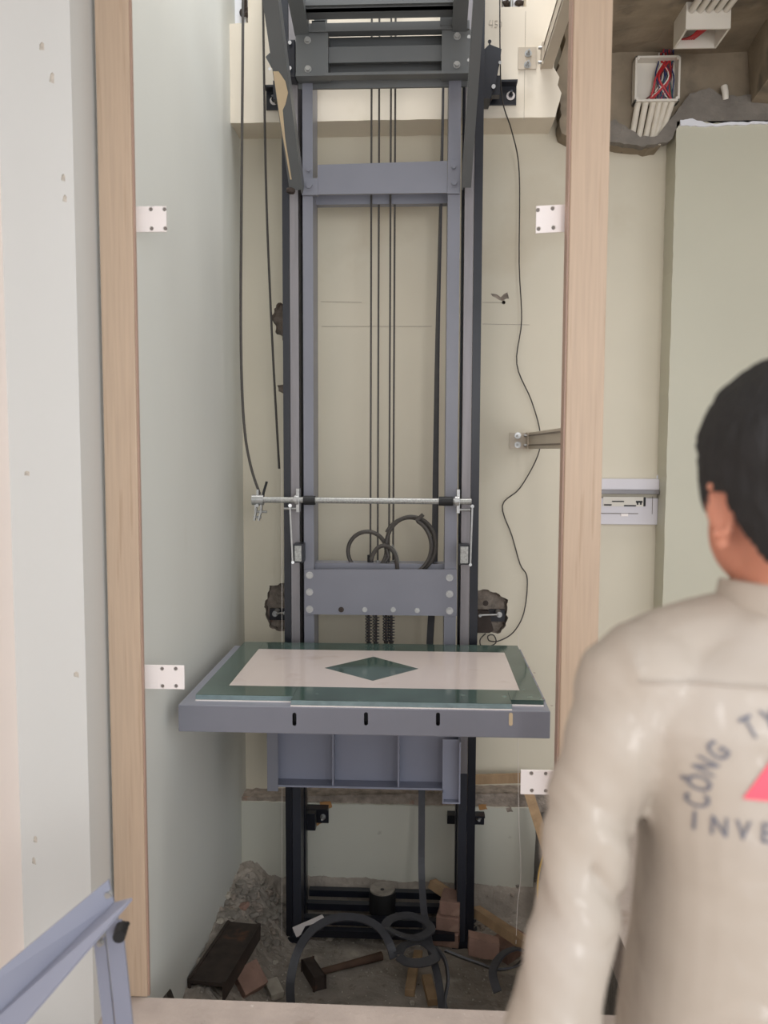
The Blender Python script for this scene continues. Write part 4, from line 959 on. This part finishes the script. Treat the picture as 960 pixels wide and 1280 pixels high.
# shirt
sh = MB()
rings(sh, [(SX,.85,.74,.158,.115),(SX-.003,.85,.85,.150,.116),(SX-.002,.85,.97,.140,.113),(SX,.85,1.08,.136,.110),(SX,.85,1.17,.146,.110),(SX,.85,1.235,.168,.104),(SX,.85,1.285,.145,.085),(SX+.003,.85,1.318,.100,.068),(SX+.005,.85,1.342,.068,.060)], pw=2.6)
for s_ in (-1, 1):
    A_ = ARM[s_]; limb(sh, [A_[0]+Vector((-s_*.02,0,.006)), A_[1], A_[2], A_[3], A_[3].lerp(A_[4], .8)], [.062,.047,.047,.046,.042], 24)
    limb(sh, [Vector((SX-s_*0, .85, 1.315)), Vector((SX+s_*.09,.85,1.292)), Vector((SX+s_*.15,.845,1.258))], [.055,.054,.060], 20)
def wr(c, n):
    d_ = .006*noise.noise(Vector((c.x*6, c.y*6, c.z*5)))+.0016*noise.noise(Vector((c.x*10+3, c.y*12, c.z*26)))
    if c.x < X(800,.82):
        u = c.z*1.0+(c.x)*.9
        r_ = 1-abs(noise.noise(Vector((u*11, c.x*7, c.y*5+7))))*4
        d_ -= .006*max(0, r_)*max(0, min(1, (1.2-c.z)/.06))
        d_ += .0045*noise.noise(Vector((u*17, c.x*8, c.y*8)))+.0022*noise.noise(Vector((u*46, c.x*16, c.y*10+4)))
        d_ += -.006*math.exp(-((c.z+c.x*1.1-1.285)/.010)**2)*(1 if c.x > X(740,.8) else .0)
    return d_
sme = remeshed(sh, .0058, 4, wr)
sho = link(sme, 'shirt', M_shirt, pc, True)
col = MB(); pts = []
for k in range(29):
    a = math.radians(-90-150+300*k/28); pts.append(Vector((SX+.006+.066*math.cos(a), .85+.060*math.sin(a)-.002, 1.348+.006*math.sin(a)*0-(.012*max(0, math.sin(a))))))
col.sweep(pts, [(-.004,-.022),(.004,-.022),(.007,.0),(.003,.024),(-.003,.024)], (0,0,1), fixed=True)
link(remeshed(col, .0035, 3), 'collar', M_shirt, sho, True)
W0 = WL[sho.name]
bvh = BVHTree.FromPolygons([v.co+W0 for v in sme.vertices], [tuple(p.vertices) for p in sme.polygons])
def onshirt(px, py, off=.0016):
    d_ = ray(px, py).normalized(); h_ = bvh.ray_cast(O, d_)
    return (h_[0]+h_[1]*off) if h_[0] is not None else O+d_*.8
def fontmesh(txt, size):
    cu = bpy.data.curves.new('f', 'FONT'); cu.body = txt; cu.size = size; cu.align_x = 'CENTER'; cu.extrude = 0; cu.offset = .012*size
    o = bpy.data.objects.new('f', cu); C.objects.link(o); bpy.context.view_layer.update()
    me = bpy.data.meshes.new_from_object(o.evaluated_get(bpy.context.evaluated_depsgraph_get())); bpy.data.objects.remove(o)
    t = bmesh.new(); t.from_mesh(me)
    bmesh.ops.triangulate(t, faces=t.faces[:])
    for _ in range(2):
        lg = [e for e in t.edges if e.calc_length() > size*.12]
        if lg: bmesh.ops.subdivide_edges(t, edges=lg, cuts=1)
    bmesh.ops.triangulate(t, faces=t.faces[:])
    return t
# print laid out on the garment's back plane (metres), then pressed onto the cloth
PCN = P(988, 1006, .74)
def press(x, z, off=.0018):
    h_ = bvh.ray_cast(Vector((x, .3, z)), Vector((0,1,0)))
    return (h_[0]+Vector((0,-off,0))) if h_[0] is not None else Vector((x,.74,z))
pm = MB()
def letter(ch, cx, cz, ang, size):
    t = fontmesh(ch, size)
    for v in t.verts: v.co.x *= .74
    ca, sa = math.cos(ang), math.sin(ang)
    for v in t.verts:
        u, w_ = v.co.x, v.co.y-size*.35
        v.co = press(cx+u*ca-w_*sa, cz+u*sa+w_*ca)
    pm._add(t)
R0 = 105/F*.745
txt = 'CÔNG TY CỔ PHẦN'
for k, ch in enumerate(txt):
    if ch == ' ': continue
    th = math.radians(186-k*13.8)
    letter(ch, PCN.x+R0*math.cos(th), PCN.z+R0*math.sin(th), th-math.pi/2, .027)
for k, ch in enumerate('INVESTCOM'):
    letter(ch, PCN.x+(k-4)*.0190, PCN.z-.028, 0, .027)
link_me = bpy.data.meshes.new('p'); pm.bm.to_mesh(link_me); pm.bm.free()
link(link_me, 'print_lettering', M_print, sho)
MB().tube([press(PCN.x-.125+.0125*k, Z(862,.76,900)+.003*math.sin(k*.2)) for k in range(21)], .0013, 6).build('yoke_seam', M_shirt, sho)
tr = MB(); t = bmesh.new(); g0 = [(-.040,.002),(.040,.002),(0,.068)]
N_ = 14; gv = {}
for i in range(N_+1):
    for j in range(N_+1-i):
        a_ = i/N_; b_ = j/N_; c_ = 1-a_-b_
        u = g0[0][0]*c_+g0[1][0]*a_+g0[2][0]*b_; w_ = g0[0][1]*c_+g0[1][1]*a_+g0[2][1]*b_
        gv[i,j] = t.verts.new(press(PCN.x+u, PCN.z+w_))
for i in range(N_):
    for j in range(N_-i):
        if N_*.3 < i+0 and False: pass
        t.faces.new([gv[i,j], gv[i+1,j], gv[i,j+1]])
        if (i+1, j+1) in gv: t.faces.new([gv[i+1,j], gv[i+1,j+1], gv[i,j+1]])
tr._add(t); tm = bpy.data.meshes.new('p'); tr.bm.to_mesh(tm); tr.bm.free(); link(tm, 'print_triangle', M_printr, sho, label='red triangle emblem')
# trousers and shoes
tt = MB(); rings(tt, [(SX,.85,.76,.15,.105),(SX,.85,.85,.142,.10),(SX,.85,.93,.135,.095)])
for s_ in (-1, 1): limb(tt, [LEG[s_][0]+Vector((0,0,.02)), LEG[s_][1], LEG[s_][2]+Vector((0,0,.03))], [.096,.075,.062], 20)
link(remeshed(tt, .009, 3), 'trousers', M_trouser, pc, True)
for s_ in (-1, 1):
    m = MB(); m._add(ellipsoid((SX+s_*.09,.905,.045), (.052,.125,.045), None, 3)); m.box(SX+s_*.09-.045, SX+s_*.09+.045, .79, 1.02, .002, .03, .012); m._add(ellipsoid((SX+s_*.09,.84,.075), (.048,.06,.055), None, 3))
    link(remeshed(m, .007, 3), 'shoe', M_shoe, pc, True)

# ---------------------------------------------------------------- light, world, camera
w = bpy.data.worlds.new('World'); bpy.context.scene.world = w; w.use_nodes = True
bg = w.node_tree.nodes['Background']; bg.inputs[0].default_value = (.94, .985, 1.04, 1); bg.inputs[1].default_value = 1.35
def area(name, loc, target, sx, sy, power, col=(1,1,1)):
    l = bpy.data.lights.new(name, 'AREA'); l.shape = 'RECTANGLE'; l.size = sx; l.size_y = sy; l.energy = power; l.color = col
    o = bpy.data.objects.new(name, l); C.objects.link(o); o.location = loc
    o.rotation_euler = (Vector(target)-Vector(loc)).to_track_quat('-Z', 'Y').to_euler(); return o
area('window_daylight', (1.2, -2.4, 1.7), (-.2, 3, 1.2), 1.1, 1.5, 42, (1,.98,.98))
area('shaft_top_daylight', (-.1, 2.75, 5.6), (-.1, 3.1, 0), 1.2, .9, 110, (1,.98,.97))
sc = bpy.context.scene
cam = bpy.data.cameras.new('camera'); co = bpy.data.objects.new('camera', cam); C.objects.link(co)
cam.sensor_fit = 'VERTICAL'; cam.sensor_height = 24; cam.lens = F/1280*24; cam.clip_start = .05
cam.dof.use_dof = True; cam.dof.focus_distance = 3.0; cam.dof.aperture_fstop = cam.lens*.001/.009
co.matrix_world = Matrix.Translation(O) @ RM.to_4x4()
sc.camera = co
sc.view_settings.view_transform = 'Standard'; sc.view_settings.look = 'None'; sc.view_settings.gamma = 1
sc.view_settings.use_curve_mapping = False; sc.view_settings.exposure = 0.3
